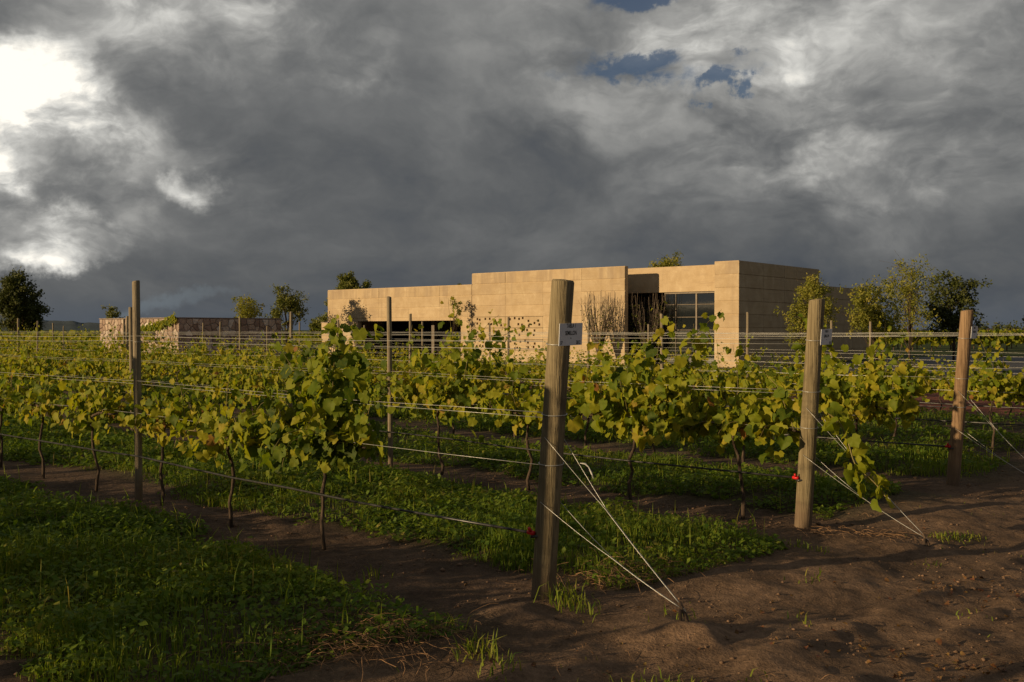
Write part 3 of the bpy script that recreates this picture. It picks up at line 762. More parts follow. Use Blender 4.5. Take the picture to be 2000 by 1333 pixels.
# far plants share eight plans
plans = []
for i in range(9):
    r_ = random.Random(100 + i)
    tall = [(r_.uniform(-0.9, 0.9), r_.uniform(0.55, 1.05), r_.uniform(-0.25, 0.35), r_.uniform(-0.12, 0.12)) for _ in range(r_.choice((2, 3, 4)))]
    pl = vine_plan(200 + i, nsh=(8, 11, 13)[i % 3], Lr=(0.18, 0.52), ndroop=(6, 8)[i % 2], tall=tall, leafsz=0.082, fill=(45, 70, 90)[(i * 2) % 3], arm=(0.5, 0.58, 0.62)[i % 3])
    plans.append((pl, wood_meshes(pl), leaf_cloud_mesh('foliage', pl['leaves'], FAR, M['leaf'])))
SPECIAL = {
    (0, 0): dict(seed=11, s=2.11, nsh=13, Lr=(0.45, 0.80), ndroop=9, tall=[(0.2, 1.05, 0.05, 0.0), (0.45, 0.9, -0.1, 0.05), (-0.2, 1.0, 0.0, 0), (-0.1, 0.8, .1, -.05)], leafsz=0.098, fill=60, arm=0.52,
                 cloud=[(-0.10, -0.02, 1.18, 0.22, 0.10, 0.26, 150), (0.55, 0, 0.80, 0.17, 0.10, 0.10, 95)], tintb=-0.17, label='tall bushy grapevine of big leaves in the row of the first signed post'),
    (1, 0): dict(seed=31, s=0.55, nsh=10, Lr=(0.35, 0.65), ndroop=8, tall=[(0.6, 0.95, 0.5, 0.0), (-0.1, 0.9, 0.1, 0.05)], leafsz=0.102, fill=90, arm=0.6, label='grapevine beside the signed post with the trailing shoot'),
    (1, 1): dict(seed=32, s=1.70, nsh=12, Lr=(0.4, 0.7), ndroop=8, tall=[(-0.5, 1.25, -0.25, 0.0), (-0.3, 1.1, -0.3, 0.0), (0.1, 0.9, -0.2, 0)], leafsz=0.106, fill=100, arm=0.6,
                 cloud=[(0.0, 0, 1.20, 0.25, 0.10, 0.18, 45)], label='leafy grapevine with raised shoots before the tall window'),
    (1, 3): dict(seed=34, s=4.3, nsh=12, Lr=(0.4, 0.75), ndroop=8, tall=[(-0.5, 1.35, -0.40, 0.0), (-0.3, 1.2, -0.3, 0.0), (0.5, 0.9, 0.1, 0), (-0.6, 1.2, -0.35, 0.02)], leafsz=0.098, fill=100, arm=0.6,
                 cloud=[(-0.1, 0, 1.15, 0.25, 0.10, 0.22, 55)], label='grapevine with high arching shoots before the pierced wall'),
    (2, 0): dict(seed=41, s=1.1, nsh=12, Lr=(0.4, 0.7), ndroop=8, tall=[(0.5, 1.2, 0.15, 0), (0.3, 1.1, 0.35, 0), (-0.6, 0.8, -0.2, 0)], leafsz=0.098, fill=100, arm=0.62,
                 cloud=[(0.1, 0, 1.1, 0.3, 0.1, 0.2, 50)], label='tall grapevine beside the reddish signed post'),
}
nv = 0
for k in NEARROWS:
    s = {0: 2.11, 1: 0.55, 2: 1.1}.get(k, 0.7 + 0.3 * ((k * 7) % 3)) + ENDSHIFT.get(k, 0)
    i = 0
    while s < ROWEND[k]:
        sp = SPECIAL.get((k, i)); x, y = rowpt(k, s); dist = math.hypot(x, y)
        if k == -1 and i % 3: i += 1; s += 1.25; continue  # nearest added row thinned so sun reaches the sod beyond it
        vis = (k == 0 and s < 10) or (k == 1 and s < 10) or (k == 2 and s < 7) or (k == 3 and s < 3)
        grp = 'grapevines ' + ROWNAME[k]
        if sp:
            q = dict(sp); lab = q.pop('label'); s = q.pop('s'); pl = vine_plan(**q)
            place_vine(pl, wood_meshes(pl), None, k, s, lab, 'individual vines near the signed posts', True)
        elif vis:
            r_ = random.Random(k * 100 + i)
            hi = 1.0 if k else 0.62
            tall = [(r_.uniform(-0.9, 0.9), hi * r_.uniform(0.55, 1.0), r_.uniform(-0.25, 0.35), r_.uniform(-0.1, 0.1)) for _ in range(r_.choice((1, 2, 3)))]
            pl = vine_plan(1000 + k * 100 + i, nsh=r_.choice((7, 9, 12)), Lr=(0.18, 0.42) if k == 0 else (0.2, 0.58), ndroop=r_.choice((6, 8)), tall=tall, leafsz=0.083, fill=r_.choice((40, 60, 80)), tintb=0.02, arm=r_.choice((0.44, 0.52, 0.6)))
            ordw = ('', 'first', 'second', 'third', 'fourth', 'fifth', 'sixth', 'seventh', 'eighth', 'ninth')
            if k == 0: lab = 'low yellowing grapevine, %s one past the tall bushy vine of big leaves' % ordw[i]
            elif k == 1 and i == 2: lab = 'grapevine between the vine with raised shoots and the vine with arching shoots'
            elif k == 1: lab = 'yellowing grapevine, %s one past the vine with high arching shoots' % ordw[i - 3]
            elif k == 2: lab = 'yellowing grapevine, %s one past the tall vine by the reddish post' % ordw[i]
            else: lab = 'yellowing grapevine at the start of the fourth row behind the reddish post'
            place_vine(pl, wood_meshes(pl), None, k, s, lab, grp, True)
        else:
            pl = plans[(i * 4 + k * 5) % 9]
            place_vine(*pl, k, s, 'yellow-green grapevine trained on wires ' + ROWNAME[k], grp, False, rnd.random() < 0.5, {-1: 0.85, -2: 1.1, -3: 1.15, 2: 0.95, 3: 0.86, 4: 0.76, 5: 0.67, 6: 0.62}.get(k, 1.0) * rnd.uniform(0.92, 1.08))
        nv += 1; i += 1; s += 1.25 * rnd.uniform(0.94, 1.06) * (1.8 if (k >= 1 and i > 5 and rnd.random() < 0.08) else 1)

# shoot that trails out along the stay wires of the second post
ts = empty('trailing_vine_shoot', (2.50, 7.74, 0.0), 0, 'leafy green vine shoot hanging down the stay wire of a signed post', 'vine shoot')
r_ = np.random.default_rng(77); lv = []
pth = []
for i in range(15):
    u = i / 14
    pth.append(np.array([-0.04 + 0.34 * u + 0.03 * math.sin(u * 7), -0.22 * u + 0.02 * math.sin(u * 5), 0.95 - 0.62 * u + 0.03 * math.sin(u * 9)]))
    for q in range(1 if i in (2, 3, 8) else 4):
        out = r_.normal(0, 1, 3); out /= np.linalg.norm(out)
        lv.append((pth[-1] + out * r_.uniform(0.03, 0.10), basis(out * 0.6 + np.array([0, 0, -0.7]) + r_.normal(0, .4, 3), out * .6 + np.array([-.5, -0.4, 0.2]) + r_.normal(0, .5, 3)), 0.11 * r_.uniform(0.45, 1.25), 0))
mb = MB(); mb.tube(pth, [0.005] * 15, 5, False); obj('cane', mb.mesh('cane', True), M['cane'], ts)
for i, (p, B, sz, tn) in enumerate(lv):
    lo = obj('leaf', LEAFME[i % 8], None, ts); lo.color = (rnd.uniform(0.25, 0.7), 0, 0, 1)
    lo.matrix_local = Matrix(((*(B[0] * sz), p[0]), (*(B[1] * sz), p[1]), (*(B[2] * sz), p[2]), (0, 0, 0, 1)))

# ------------------------------------------------------------------ end posts, stays, signs
OUT = -DROW
def post_mesh(h, r0, r1, lean, seed, n=20, rows=14, buried=0.25):
    r_ = random.Random(seed); V = []; Fc = []
    ph = [r_.uniform(0, 6.28) for _ in range(6)]
    lev = [(-buried + (h + buried) * i / rows) for i in range(rows)] + [h - 0.012, h]
    for i, z in enumerate(lev):
        u = max(0, z / h); rr = r0 + (r1 - r0) * u
        if i == len(lev) - 1: rr *= 0.90
        for j in range(n):
            a = 2 * math.pi * j / n
            q = rr * (1 + 0.02 * math.sin(3 * a + ph[0] + z * 2) + 0.025 * math.sin(2 * a + ph[1] + z) + 0.008 * math.sin(7 * a + ph[2] + 3 * z))
            V.append((math.cos(a) * q + lean[0] * z / h, math.sin(a) * q + lean[1] * z / h, z + (0.006 * math.sin(a + ph[3]) if i >= rows else 0)))
    for i in range(len(lev) - 1):
        for j in range(n):
            k = (j + 1) % n; Fc.append((i * n + j, i * n + k, (i + 1) * n + k, (i + 1) * n + j))
    V.append((lean[0], lean[1], h + 0.004)); c = len(V) - 1; b = (len(lev) - 1) * n
    for j in range(n): Fc.append((b + j, b + (j + 1) % n, c))
    me = mesh_from('end_post', V, Fc, True)
    return me
def ring(parent, z, rad, lean, h, wr=0.0028, turns=1):
    mb = MB(); pts = []
    for i in range(25):
        a = 2 * math.pi * i / 24; pts.append((math.cos(a) * rad + lean[0] * z / h, math.sin(a) * rad + lean[1] * z / h, z + 0.006 * math.sin(a)))
    mb.tube(pts, wr, 5, False); return obj('wire_wrap', mb.mesh('wire_wrap', True), M['wire'], parent)
PLAB = {0: 'thick weathered wooden end post with the TABLA 1 SEMILLON sign', 1: 'weathered wooden end post with a vine shoot trailing beside it', 2: 'reddish brown wooden end post with a small white sign'}
WZ = [(1.545, 'top'), (1.50, 'top'), (1.125, 'middle'), (1.095, 'middle'), (0.82, 'lower')]
PIPEZ = 0.43
def sag_line(k, s0, s1, z, seed, amp=0.012, off=0.0):
    r_ = random.Random(seed); pts = []; n = max(4, int((s1 - s0) / 0.8)); 
    for i in range(n + 1):
        s = s0 + (s1 - s0) * i / n
        x, y = rowpt(k, s, off); sg = -amp * 2 * abs(math.sin((s - 5.1) / 6.4 * math.pi)) + r_.uniform(-amp, amp) * 0.35
        pts.append((x, y, z + sg))
    return pts
for k in NEARROWS:
    x, y = rowpt(k, ENDSHIFT.get(k, 0)); z = gz1(x, y)
    h = {0: 1.89, 1: 1.845, 2: 1.80}.get(k, 1.85) - z
    le = {0: 0.158, 1: 0.115, 2: 0.13}.get(k, 0.12); lean = (OUT[0] * le, OUT[1] * le)
    rr = {0: (0.072, 0.067), 1: (0.068, 0.064), 2: (0.064, 0.060)}.get(k, (0.065, 0.06))
    lab = PLAB.get(k, 'wooden end post ' + ROWNAME[k])
    p = obj('end_post', post_mesh(h, rr[0], rr[1], lean, k + 60), M['post_red'] if k == 2 else M['post'], None, (x, y, z), label=lab, cat='post', group='wooden end posts of the vine rows')
    for zz in (1.52, 1.11, 0.82): ring(p, zz - z, rr[0] * 1.02, lean, h)
    # stays to the ground anchor
    ax, ay = x + OUT[0] * 1.0, y + OUT[1] * 1.0; az = gz1(ax, ay)
    g = empty('stay_wires', (ax, ay, az), 0, 'doubled stay wires of the ' + {0: 'thick TABLA 1 post', 1: 'post with the trailing shoot', 2: 'reddish signed post'}.get(k, 'end post ' + ROWNAME[k]), 'stay wire', 'stay wires of the end posts')
    for j, (zt, so) in enumerate(((0.98, -1), (0.98, 1), (0.60, -1), (0.60, 1))):
        u = (zt - z) / h; tp = np.array([x + lean[0] * u, y + lean[1] * u]) + NROW * so * rr[0] * 1.0
        mb = MB(); pts = []
        mid = np.array([x, y]) + OUT * 0.42
        for i in range(13):
            v = i / 12; w_ = max(0.0, 1 - v / 0.42) if zt > 0.8 else max(0.0, 1 - v / 0.5)
            c = np.array([x + lean[0] * u, y + lean[1] * u]) * (1 - v) + np.array([ax, ay]) * v
            q = c + NROW * so * (rr[0] * w_ + 0.005 * (1 - v * .5)) + NROW * (0.02 if zt > .8 else -0.02) * v * (1 - v) * 2
            pts.append((q[0] - ax, q[1] - ay, zt * (1 - v) + (az + 0.05) * v - az - 0.03 * math.sin(math.pi * v)))
        mb.tube(pts, 0.0017, 5); obj('strand', mb.mesh('strand', True), M['wire'], g)
    mb = MB(); mb.tube([(0.03, -0.03, -0.15), (0.0, 0, 0.02), (-0.03, 0.03, 0.09)], 0.011, 7); mb.tube([(-0.035, -0.03, -0.12), (-0.03, 0.0, 0.06)], 0.009, 7)
    obj('anchor_rod', mb.mesh('anchor_rod', True), M['bark'], g)
    if k == 0:
        mb = MB(); q = np.array([x, y]) + OUT * 0.30 + NROW * 0.06
        kp = [(q[0] - ax + dx, q[1] - ay + dy, 0.72 + dz_) for dx, dy, dz_ in ((-0.05, 0, 0.035), (-0.02, 0.01, 0.03), (0.0, 0, 0.012), (0.015, 0, -0.02), (0.03, 0, -0.06))]
        mb.tube(kp, [0.002, 0.006, 0.003, 0.006, 0.002], 6); obj('cord_knot', mb.mesh('cord_knot', True), M['string'], g)
    # wires and the drip pipe
    for j, (zz, nm) in enumerate(WZ):
        if k >= 2 and j in (1, 3): continue
        mb = MB(); s1 = ROWEND[k] + 1.2
        pts = sag_line(k, ENDSHIFT.get(k, 0) - 0.02, s1, zz, k * 10 + j, 0.010, 0.02 if j % 2 else -0.02)
        mb.tube(pts, 0.0017 if k <= 1 else 0.0021, 4)
        o = obj('trellis_wire', mb.mesh('trellis_wire', True), M['wire'], label='taut galvanised %s trellis wire %s' % (nm, ROWNAME[k]), cat='wire', group='%s trellis wires %s' % (nm, ROWNAME[k]))
    pts = sag_line(k, ENDSHIFT.get(k, 0) + 0.02, ROWEND[k] + 1.2, PIPEZ, k * 10 + 9, 0.016, -0.074)
    pp = empty('drip_pipe', (*rowpt(k, ENDSHIFT.get(k, 0)), 0), 0, 'thin black drip irrigation pipe ' + ROWNAME[k], 'pipe', 'drip pipes of the vine rows')
    ox, oy = rowpt(k, ENDSHIFT.get(k, 0))
    mb = MB(); mb.tube([(a - ox, b - oy, c) for a, b, c in pts], 0.0085, 7); obj('hose', mb.mesh('hose', True), M['pipe'], pp)
    mb = MB(); e = Vector((pts[0][0] - ox, pts[0][1] - oy, pts[0][2])); od = Vector((OUT[0], OUT[1], 0)); nd = Vector((NROW[0], NROW[1], 0))
    mb.tube([e - od * 0.03, e + od * 0.005, e + od * 0.02], [0.013, 0.016, 0.013], 8); mb.tube([e - nd * 0.012 + Vector((0, 0, .012)), e - nd * 0.026 + Vector((0, 0, 0.034))], [0.011, 0.008], 6)
    obj('end_cap', mb.mesh('end_cap', True), M['red'], pp)
    mb = MB(); mb.tube([e - nd * 0.0 - Vector((0, 0, .022)), e + od * 0.03 - Vector((0, 0, .018)), e + od * 0.09 + nd * 0.05 - Vector((0, 0, .01))], [0.012, 0.008, 0.003], 6)
    obj('pipe_tie', mb.mesh('pipe_tie', True), M['pipe'], pp)

def text_mesh(s, size, xs, bold):
    cu = bpy.data.curves.new('t', 'FONT'); cu.body = s; cu.size = size; cu.align_x = 'CENTER'; cu.offset = bold
    t = bpy.data.objects.new('t', cu); C.objects.link(t)
    bpy.context.view_layer.update()
    me = bpy.data.meshes.new_from_object(t.evaluated_get(bpy.context.evaluated_depsgraph_get()))
    bpy.data.objects.remove(t); me.transform(Matrix.Diagonal((xs, 1, 1, 1))); return me
def sign(k, w_, h_, zc, side, label, lines, rr):
    x, y = rowpt(k, 0); le = {0: 0.158, 1: 0.115, 2: 0.13}[k]; u = zc / 1.85
    c = np.array([x, y]) + OUT * (le * u + rr + 0.006) + NROW * side
    o = empty('row_sign', (c[0], c[1], zc), 0, label, 'sign', 'small white row signs on the end posts')
    # local x runs along +NROW when seen from outside, z up, facing OUT
    xa = Vector((NROW[0], NROW[1], 0)); za = Vector((OUT[0] * 0.075, OUT[1] * 0.075, 1)).normalized(); ya = za.cross(xa)
    rot = Matrix((xa, ya, za)).transposed().to_4x4() @ Matrix.Rotation(R(-1.5), 4, 'Y')
    o.matrix_world = Matrix.Translation((c[0], c[1], zc)) @ rot
    mb = MB(); mb.box(-w_ / 2, w_ / 2, -0.0015, 0.0015, -h_ / 2, h_ / 2); obj('plate', mb.mesh('plate'), M['white'], o)
    for (s, px, pz, sz, xs) in lines:
        me = text_mesh(s, sz, xs, 0.0007); me.transform(Matrix.Rotation(R(90), 4, 'X')); me.materials.clear(); me.materials.append(M['ink'])
        obj('lettering', me, M['ink'], o, (px, -0.0022, pz))
    mb = MB(); n = 10; mb.addm([(0.004 * math.cos(6.2832 * i / n), -0.0022, 0.004 * math.sin(6.2832 * i / n) - 0.022) for i in range(n)], [tuple(range(n))]); obj('screw', mb.mesh('screw'), M['ink'], o)
    return o
L1 = [('TABLA 1', 0.0, 0.039, 0.034, 0.66), ('SEMILLON', 0.0, -0.003, 0.034, 0.66), ('37', -0.082, -0.058, 0.030, 0.64), ('2012', 0.068, -0.058, 0.030, 0.64)]
sign(0, 0.205, 0.128, 1.575, 0.008, 'white TABLA 1 SEMILLON 2012 row sign on the thick weathered post', L1, 0.068)
L2 = [('TABLA 1', 0.0, 0.036, 0.031, 0.62), ('SEMILLON', 0.0, -0.003, 0.031, 0.62), ('2012', 0.070, -0.058, 0.028, 0.62)]
sign(1, 0.19, 0.125, 1.545, 0.06, 'small white row sign on the post with the trailing shoot', L2, 0.064)
sign(2, 0.18, 0.125, 1.575, 0.075, 'small white row sign on the reddish brown post', L2, 0.06)

# ------------------------------------------------------------------ line posts
LP = {0: [5.07, 11.6], 1: [5.17, 11.6, 18.0], 2: [5.3, 11.8, 18.3, 24.7], 3: [5.8, 12.1, 18.6, 25, 31.4], 4: [6.1, 12.3, 18.7, 24.9, 31.3, 37.7],
      5: [6.0, 12.5, 18.8, 25.1, 31.5, 37.9, 44.3], 6: [6.6, 12.9, 19.1, 25.5, 31.9], -1: [6.2, 12.6], -2: [6.0, 12.4], -3: [6, 12.4]}
LH = {0: 2.04, 1: 1.99, 2: 1.94, 3: 1.89, 4: 1.90, 5: 1.84, 6: 1.78, -1: 1.95, -2: 1.95, -3: 1.95}
for k, ss in LP.items():
    for i, s in enumerate(ss):
        x, y = rowpt(k, s); z = gz1(x, y); r0 = 0.036 if (k == 0 or (k == 1 and i)) else 0.030
        h = LH[k] + rnd.uniform(-0.05, 0.05) - z
        me = post_mesh(h, r0, r0 * 0.95, (rnd.uniform(-.025, .025), rnd.uniform(-.025, .025)), k * 20 + i, 12, 6)
        o = obj('line_post', me, M['stake'], None, (x, y, z), label='slim round wooden line post ' + ROWNAME[k], cat='post', group='line posts ' + ROWNAME[k])
        if k <= 2: ring(o, 1.50, r0 * 1.05, (0, 0), h, 0.002)

# ------------------------------------------------------------------ grass and weeds
def in_view(x, y, m=0.12): return (y > 2.2) & (np.abs(x) < (0.515 + m) * y + 0.4)
def scatter(k, s0, s1, dens, hw=1.28):
    """random points on the sod strip between row k and row k+1"""
    n = int((s1 - s0) * 2 * hw * dens); s = rng.uniform(s0, s1, n); o = rng.uniform(-hw, hw, n)
    b = P0 + STEP * k; cx_ = b[0] + DROW[0] * s + NROW[0] * (NSP / 2 + o) + STEP[0] * 0; cy_ = b[1] + DROW[1] * s + NROW[1] * (NSP / 2 + o)
    # the strips start a bit staggered along the headland
    edge = hw * (0.62 + 0.44 * vn(s * 0.9, np.full(n, k * 3.1) + np.sign(o) * 7, 31)) - np.abs(o) + 0.30 * (vn(s * 4, o * 4, 32) - 0.5)
    # rounded start of the strip
    st = s - (s0 + 0.45 * (vn(o * 1.5, np.full(n, k * 2.0), 33)) + 0.45 * (o / hw) ** 2)
    ok = (edge > 0) & (st > 0) & in_view(cx_, cy_)
    thin = vn(cx_ * 1.3, cy_ * 1.3, 34); ok &= rng.random(n) < (0.30 + 0.75 * sstep(0.15, 0.5, thin)) * sstep(0, 0.25, edge + 0.05)
    return cx_[ok], cy_[ok], np.minimum(edge[ok], st[ok])
GV, GT, GC = [], [], []; goff = 0
def blades(x, y, h, wd, tint, lean=0.5):
    global goff
    n = len(x); z = gz(x, y); a = rng.uniform(0, 6.2832, n); b = rng.uniform(0, 6.2832, n); ln = rng.uniform(0.1, 1.0, n) * lean * h
    wx, wy = np.cos(a) * wd, np.sin(a) * wd; dx, dy = np.cos(b) * ln, np.sin(b) * ln
    p = np.stack([x, y, z - 0.01], 1); V = np.zeros((n, 5, 3))
    V[:, 0] = p + np.stack([-wx, -wy, 0 * h], 1); V[:, 1] = p + np.stack([wx, wy, 0 * h], 1)
    m = p + np.stack([dx * 0.35, dy * 0.35, h * 0.6], 1); V[:, 2] = m + np.stack([wx * .8, wy * .8, 0 * h], 1); V[:, 3] = m - np.stack([wx * .8, wy * .8, 0 * h], 1)
    V[:, 4] = p + np.stack([dx, dy, h * (1 - 0.35 * np.abs(ln / np.maximum(h, 1e-4)))], 1)
    T = np.array([[0, 1, 2], [0, 2, 3], [3, 2, 4]])[None] + (np.arange(n) * 5)[:, None, None] + goff
    GV.append(V.reshape(-1, 3)); GT.append(T.reshape(-1, 3)); GC.append(np.repeat(tint, 5)); goff += n * 5
def weeds(x, y, zt, sz, tint):
    """broad little leaves, each a folded diamond at its own tilt"""
    global goff
    n = len(x); z = gz(x, y) + zt; a = rng.uniform(0, 6.2832, n); tl = rng.normal(0.15, 0.45, n)
    t = np.stack([np.cos(a) * np.cos(tl), np.sin(a) * np.cos(tl), np.sin(tl)], 1); sd_ = np.stack([-np.sin(a), np.cos(a), rng.normal(0, 0.35, n)], 1)
    p = np.stack([x, y, z], 1); s = sz[:, None]; V = np.zeros((n, 4, 3))
    V[:, 0] = p; V[:, 1] = p + t * s * 0.55 + sd_ * s * 0.33; V[:, 2] = p + t * s * 1.05 - np.array([0, 0, 1]) * s * 0.15; V[:, 3] = p + t * s * 0.55 - sd_ * s * 0.33
    T = np.array([[0, 1, 2], [0, 2, 3]])[None] + (np.arange(n) * 4)[:, None, None] + goff
    GV.append(V.reshape(-1, 3)); GT.append(T.reshape(-1, 3)); GC.append(np.repeat(tint, 4)); goff += n * 4
def gtint(x, y, n): return np.clip(0.15 + 0.5 * vn(x * 1.1, y * 1.1, 41) + rng.normal(0, 0.17, n) + (rng.random(n) < 0.03) * 0.4, 0, 0.999)
SEG = {-1: (-0.45, 14, 4600), 0: (-0.55, 16, 3600), 1: (-0.4, 22, 2400), 2: (-0.3, 30, 1300), 3: (-0.3, 36, 550), 4: (-0.2, 44, 320)}
for k, (s0, s1, dens) in SEG.items():
    x, y, e = scatter(k, s0, s1, dens)
    d = np.hypot(x, y); keep = rng.random(len(x)) < np.clip((6.5 / d) ** 0.8, 0.15, 1) if k <= 1 else np.ones(len(x), bool)
    x, y, e, d = x[keep], y[keep], e[keep], d[keep]; n = len(x)
    g = np.clip(d / 7, 1, 3.0) ** 0.6
    hh = (0.05 + 0.17 * vn(x * 2.2, y * 2.2, 35) ** 1.8 + 0.03 * rng.random(n)) * (0.45 + 0.55 * sstep(0, 0.4, e))
    isw = rng.random(n) < 0.64 + 0.9 * (vn(x * 0.9, y * 0.9, 36) - 0.5)
    ti = gtint(x, y, n)
    b_ = ~isw
    blades(x[b_], y[b_], hh[b_] * rng.uniform(0.5, 1.25, b_.sum()), 0.0032 * g[b_], np.clip(ti[b_] + 0.14, 0, .99))
    weeds(x[isw], y[isw], hh[isw] * rng.uniform(0.1, 1.0, isw.sum()), 0.034 * g[isw] * rng.uniform(0.4, 1.7, isw.sum()), np.clip(ti[isw] - 0.05, 0, .99))
    # some taller stalks
    m = rng.random(n) < 0.006
    blades(x[m], y[m], rng.uniform(0.16, 0.30, m.sum()), 0.004 * g[m], np.clip(ti[m] + 0.2, 0, 0.99), 0.35)
# single tufts on the bare headland and soil strips
tuf = [(0.30, 5.75, 50, .13), (0.24, 5.95, 40, .12), (-0.15, 4.75, 60, .11), (0.42, 5.60, 30, .10), (-0.05, 4.55, 25, .08), (0.55, 4.45, 30, .08), (0.72, 4.5, 30, .07), (1.1, 4.42, 16, .06), (3.3, 7.6, 45, .06), (3.45, 7.7, 45, .06), (3.6, 7.75, 35, .06), (4.4, 8.2, 40, .06), (4.1, 7.0, 26, .07),
       (2.1, 7.35, 20, .06), (2.2, 7.2, 25, .06), (2.9, 6.9, 14, .05), (1.9, 6.3, 12, .08), (1.6, 5.5, 10, .07), (0.93, 5.5, 14, .06), (2.6, 5.6, 12, .05), (3.4, 6.3, 12, .05), (-0.35, 5.15, 22, .10), (-0.9, 6.4, 16, .12), (-1.6, 6.9, 14, .14), (-2.5, 7.6, 12, .16)]
for (x0, y0, m, h) in tuf:
    x = rng.normal(x0, 0.06, m); y = rng.normal(y0, 0.06, m); blades(x, y, h * rng.uniform(0.5, 1.3, m), np.full(m, 0.004), np.clip(rng.normal(0.72, 0.15, m), 0, .99), 0.9)
# thin wisps all over the headland
n = 900; x = rng.uniform(-1, 9, n); y = rng.uniform(3.4, 12, n); nn, ss = rowcoords(x, y); ok = (ss < -0.2) & (vn(x * 1.2, y * 1.2, 51) > 0.55); x, y = x[ok], y[ok]
blades(x, y, rng.uniform(0.02, 0.05, len(x)), np.full(len(x), 0.003), rng.uniform(0.6, 0.99, len(x)), 1.4)
gm = mesh_np('grass', np.concatenate(GV), np.concatenate(GT), False); set_attr(gm, 'tint', np.concatenate(GC)); gm.materials.append(M['grass'])
obj('grass', gm, kind='stuff', label='short green grass and weeds between the vine rows', cat='grass')

# dry straw heap and reddish litter
mb = MB()
def strand(x, y, L, z0):
    a = rnd.uniform(0, 6.28); pts = []
    for i in range(5):
        u = i / 4; pts.append((x + math.cos(a) * L * u + rnd.uniform(-.01, .01), y + math.sin(a) * L * u + rnd.uniform(-.01, .01), gz1(x + math.cos(a) * L * u, y + math.sin(a) * L * u) + z0 * (1 - u * .7) + 0.02 * math.sin(u * 3.1)))
    mb.tube(pts, 0.0016, 3, False)
for i in range(420): strand(rnd.gauss(-0.75, 0.28), rnd.gauss(4.95, 0.22), rnd.uniform(0.08, 0.28), rnd.uniform(0, 0.07))
for i in range(120): strand(rnd.gauss(0.62, 0.22), rnd.gauss(6.35, 0.18), rnd.uniform(0.08, 0.22), rnd.uniform(0.02, 0.10))
for i in range(60): strand(rnd.gauss(2.75, 0.2), rnd.gauss(7.7, 0.12), rnd.uniform(0.08, 0.25), rnd.uniform(0, 0.02))
for i in range(90): strand(rnd.uniform(0.3, 6), rnd.uniform(4, 9), rnd.uniform(0.03, 0.10), 0.004)
obj('straw_litter', mb.mesh('straw_litter'), M['straw'], kind='stuff', label='dry brown straw and pulled weeds on the soil', cat='straw')
fl = []
for (cx_, cy_, m, sp) in ((2.2, 4.75, 70, 0.28), (2.75, 6.1, 60, 0.3), (1.75, 4.95, 30, 0.25), (1.2, 5.4, 25, 0.6), (3.2, 5.6, 40, 0.8), (0.6, 4.6, 25, 0.4), (-1.5, 6.9, 30, 0.9), (0.6, 6.35, 30, 0.3), (4.6, 8.2, 30, 0.8)):
    for i in range(m):
        x, y = rnd.gauss(cx_, sp), rnd.gauss(cy_, sp * 0.6)
        fl.append((np.array([x, y, gz1(x, y) + 0.008]), basis(np.array([rnd.gauss(0, 1), rnd.gauss(0, 1), rnd.gauss(0, .25)]), np.array([rnd.gauss(0, .4), rnd.gauss(0, .4), 1])), rnd.uniform(0.012, 0.032), rnd.random()))
M['dead'] = mat_leaf('dead_leaf', [(0, (0.09, 0.035, 0.02)), (0.5, (0.14, 0.05, 0.028)), (1, (0.18, 0.09, 0.045))], 0.1)
obj('fallen_leaves', leaf_cloud_mesh('fallen_leaves', fl, FAR, M['dead']), kind='stuff', label='small curled reddish dead leaves lying on the soil', cat='leaf litter')
CV, CT = [], []; co = 0
oct_v = np.array([[1, 0, 0], [0, 1, 0], [-1, 0, 0], [0, -1, 0], [0, 0, 1], [0, 0, -1], ]) * 1.0
oct_f = np.array([[0, 1, 4], [1, 2, 4], [2, 3, 4], [3, 0, 4], [1, 0, 5], [2, 1, 5], [3, 2, 5], [0, 3, 5]])
n = 15000; x = rng.uniform(-3.5, 8, n); y = rng.uniform(3.2, 12, n); nn, ss = rowcoords(x, y); kk = nn / NSP; dd = np.abs(kk - np.round(kk)) * NSP
ok = ((ss < 0) | (dd < 0.55)) & in_view(x, y) & (vn(x * 1.5, y * 1.5, 61) > 0.35); x, y = x[ok], y[ok]; z = gz(x, y)
for i in range(len(x)):
    s = 0.003 + 0.012 * rng.random() ** 4 * (2.4 if rng.random() < .05 else 1); V = oct_v * s * rng.uniform(0.6, 1.3, (6, 3)); V[:, 2] *= 0.7
    CV.append(V + [x[i], y[i], z[i] + s * 0.3]); CT.append(oct_f + co); co += 6
obj('soil_clods', mesh_np('soil_clods', np.concatenate(CV), np.concatenate(CT), True), M['clod'], kind='stuff', label='loose crumbs and small clods of brown soil', cat='soil')

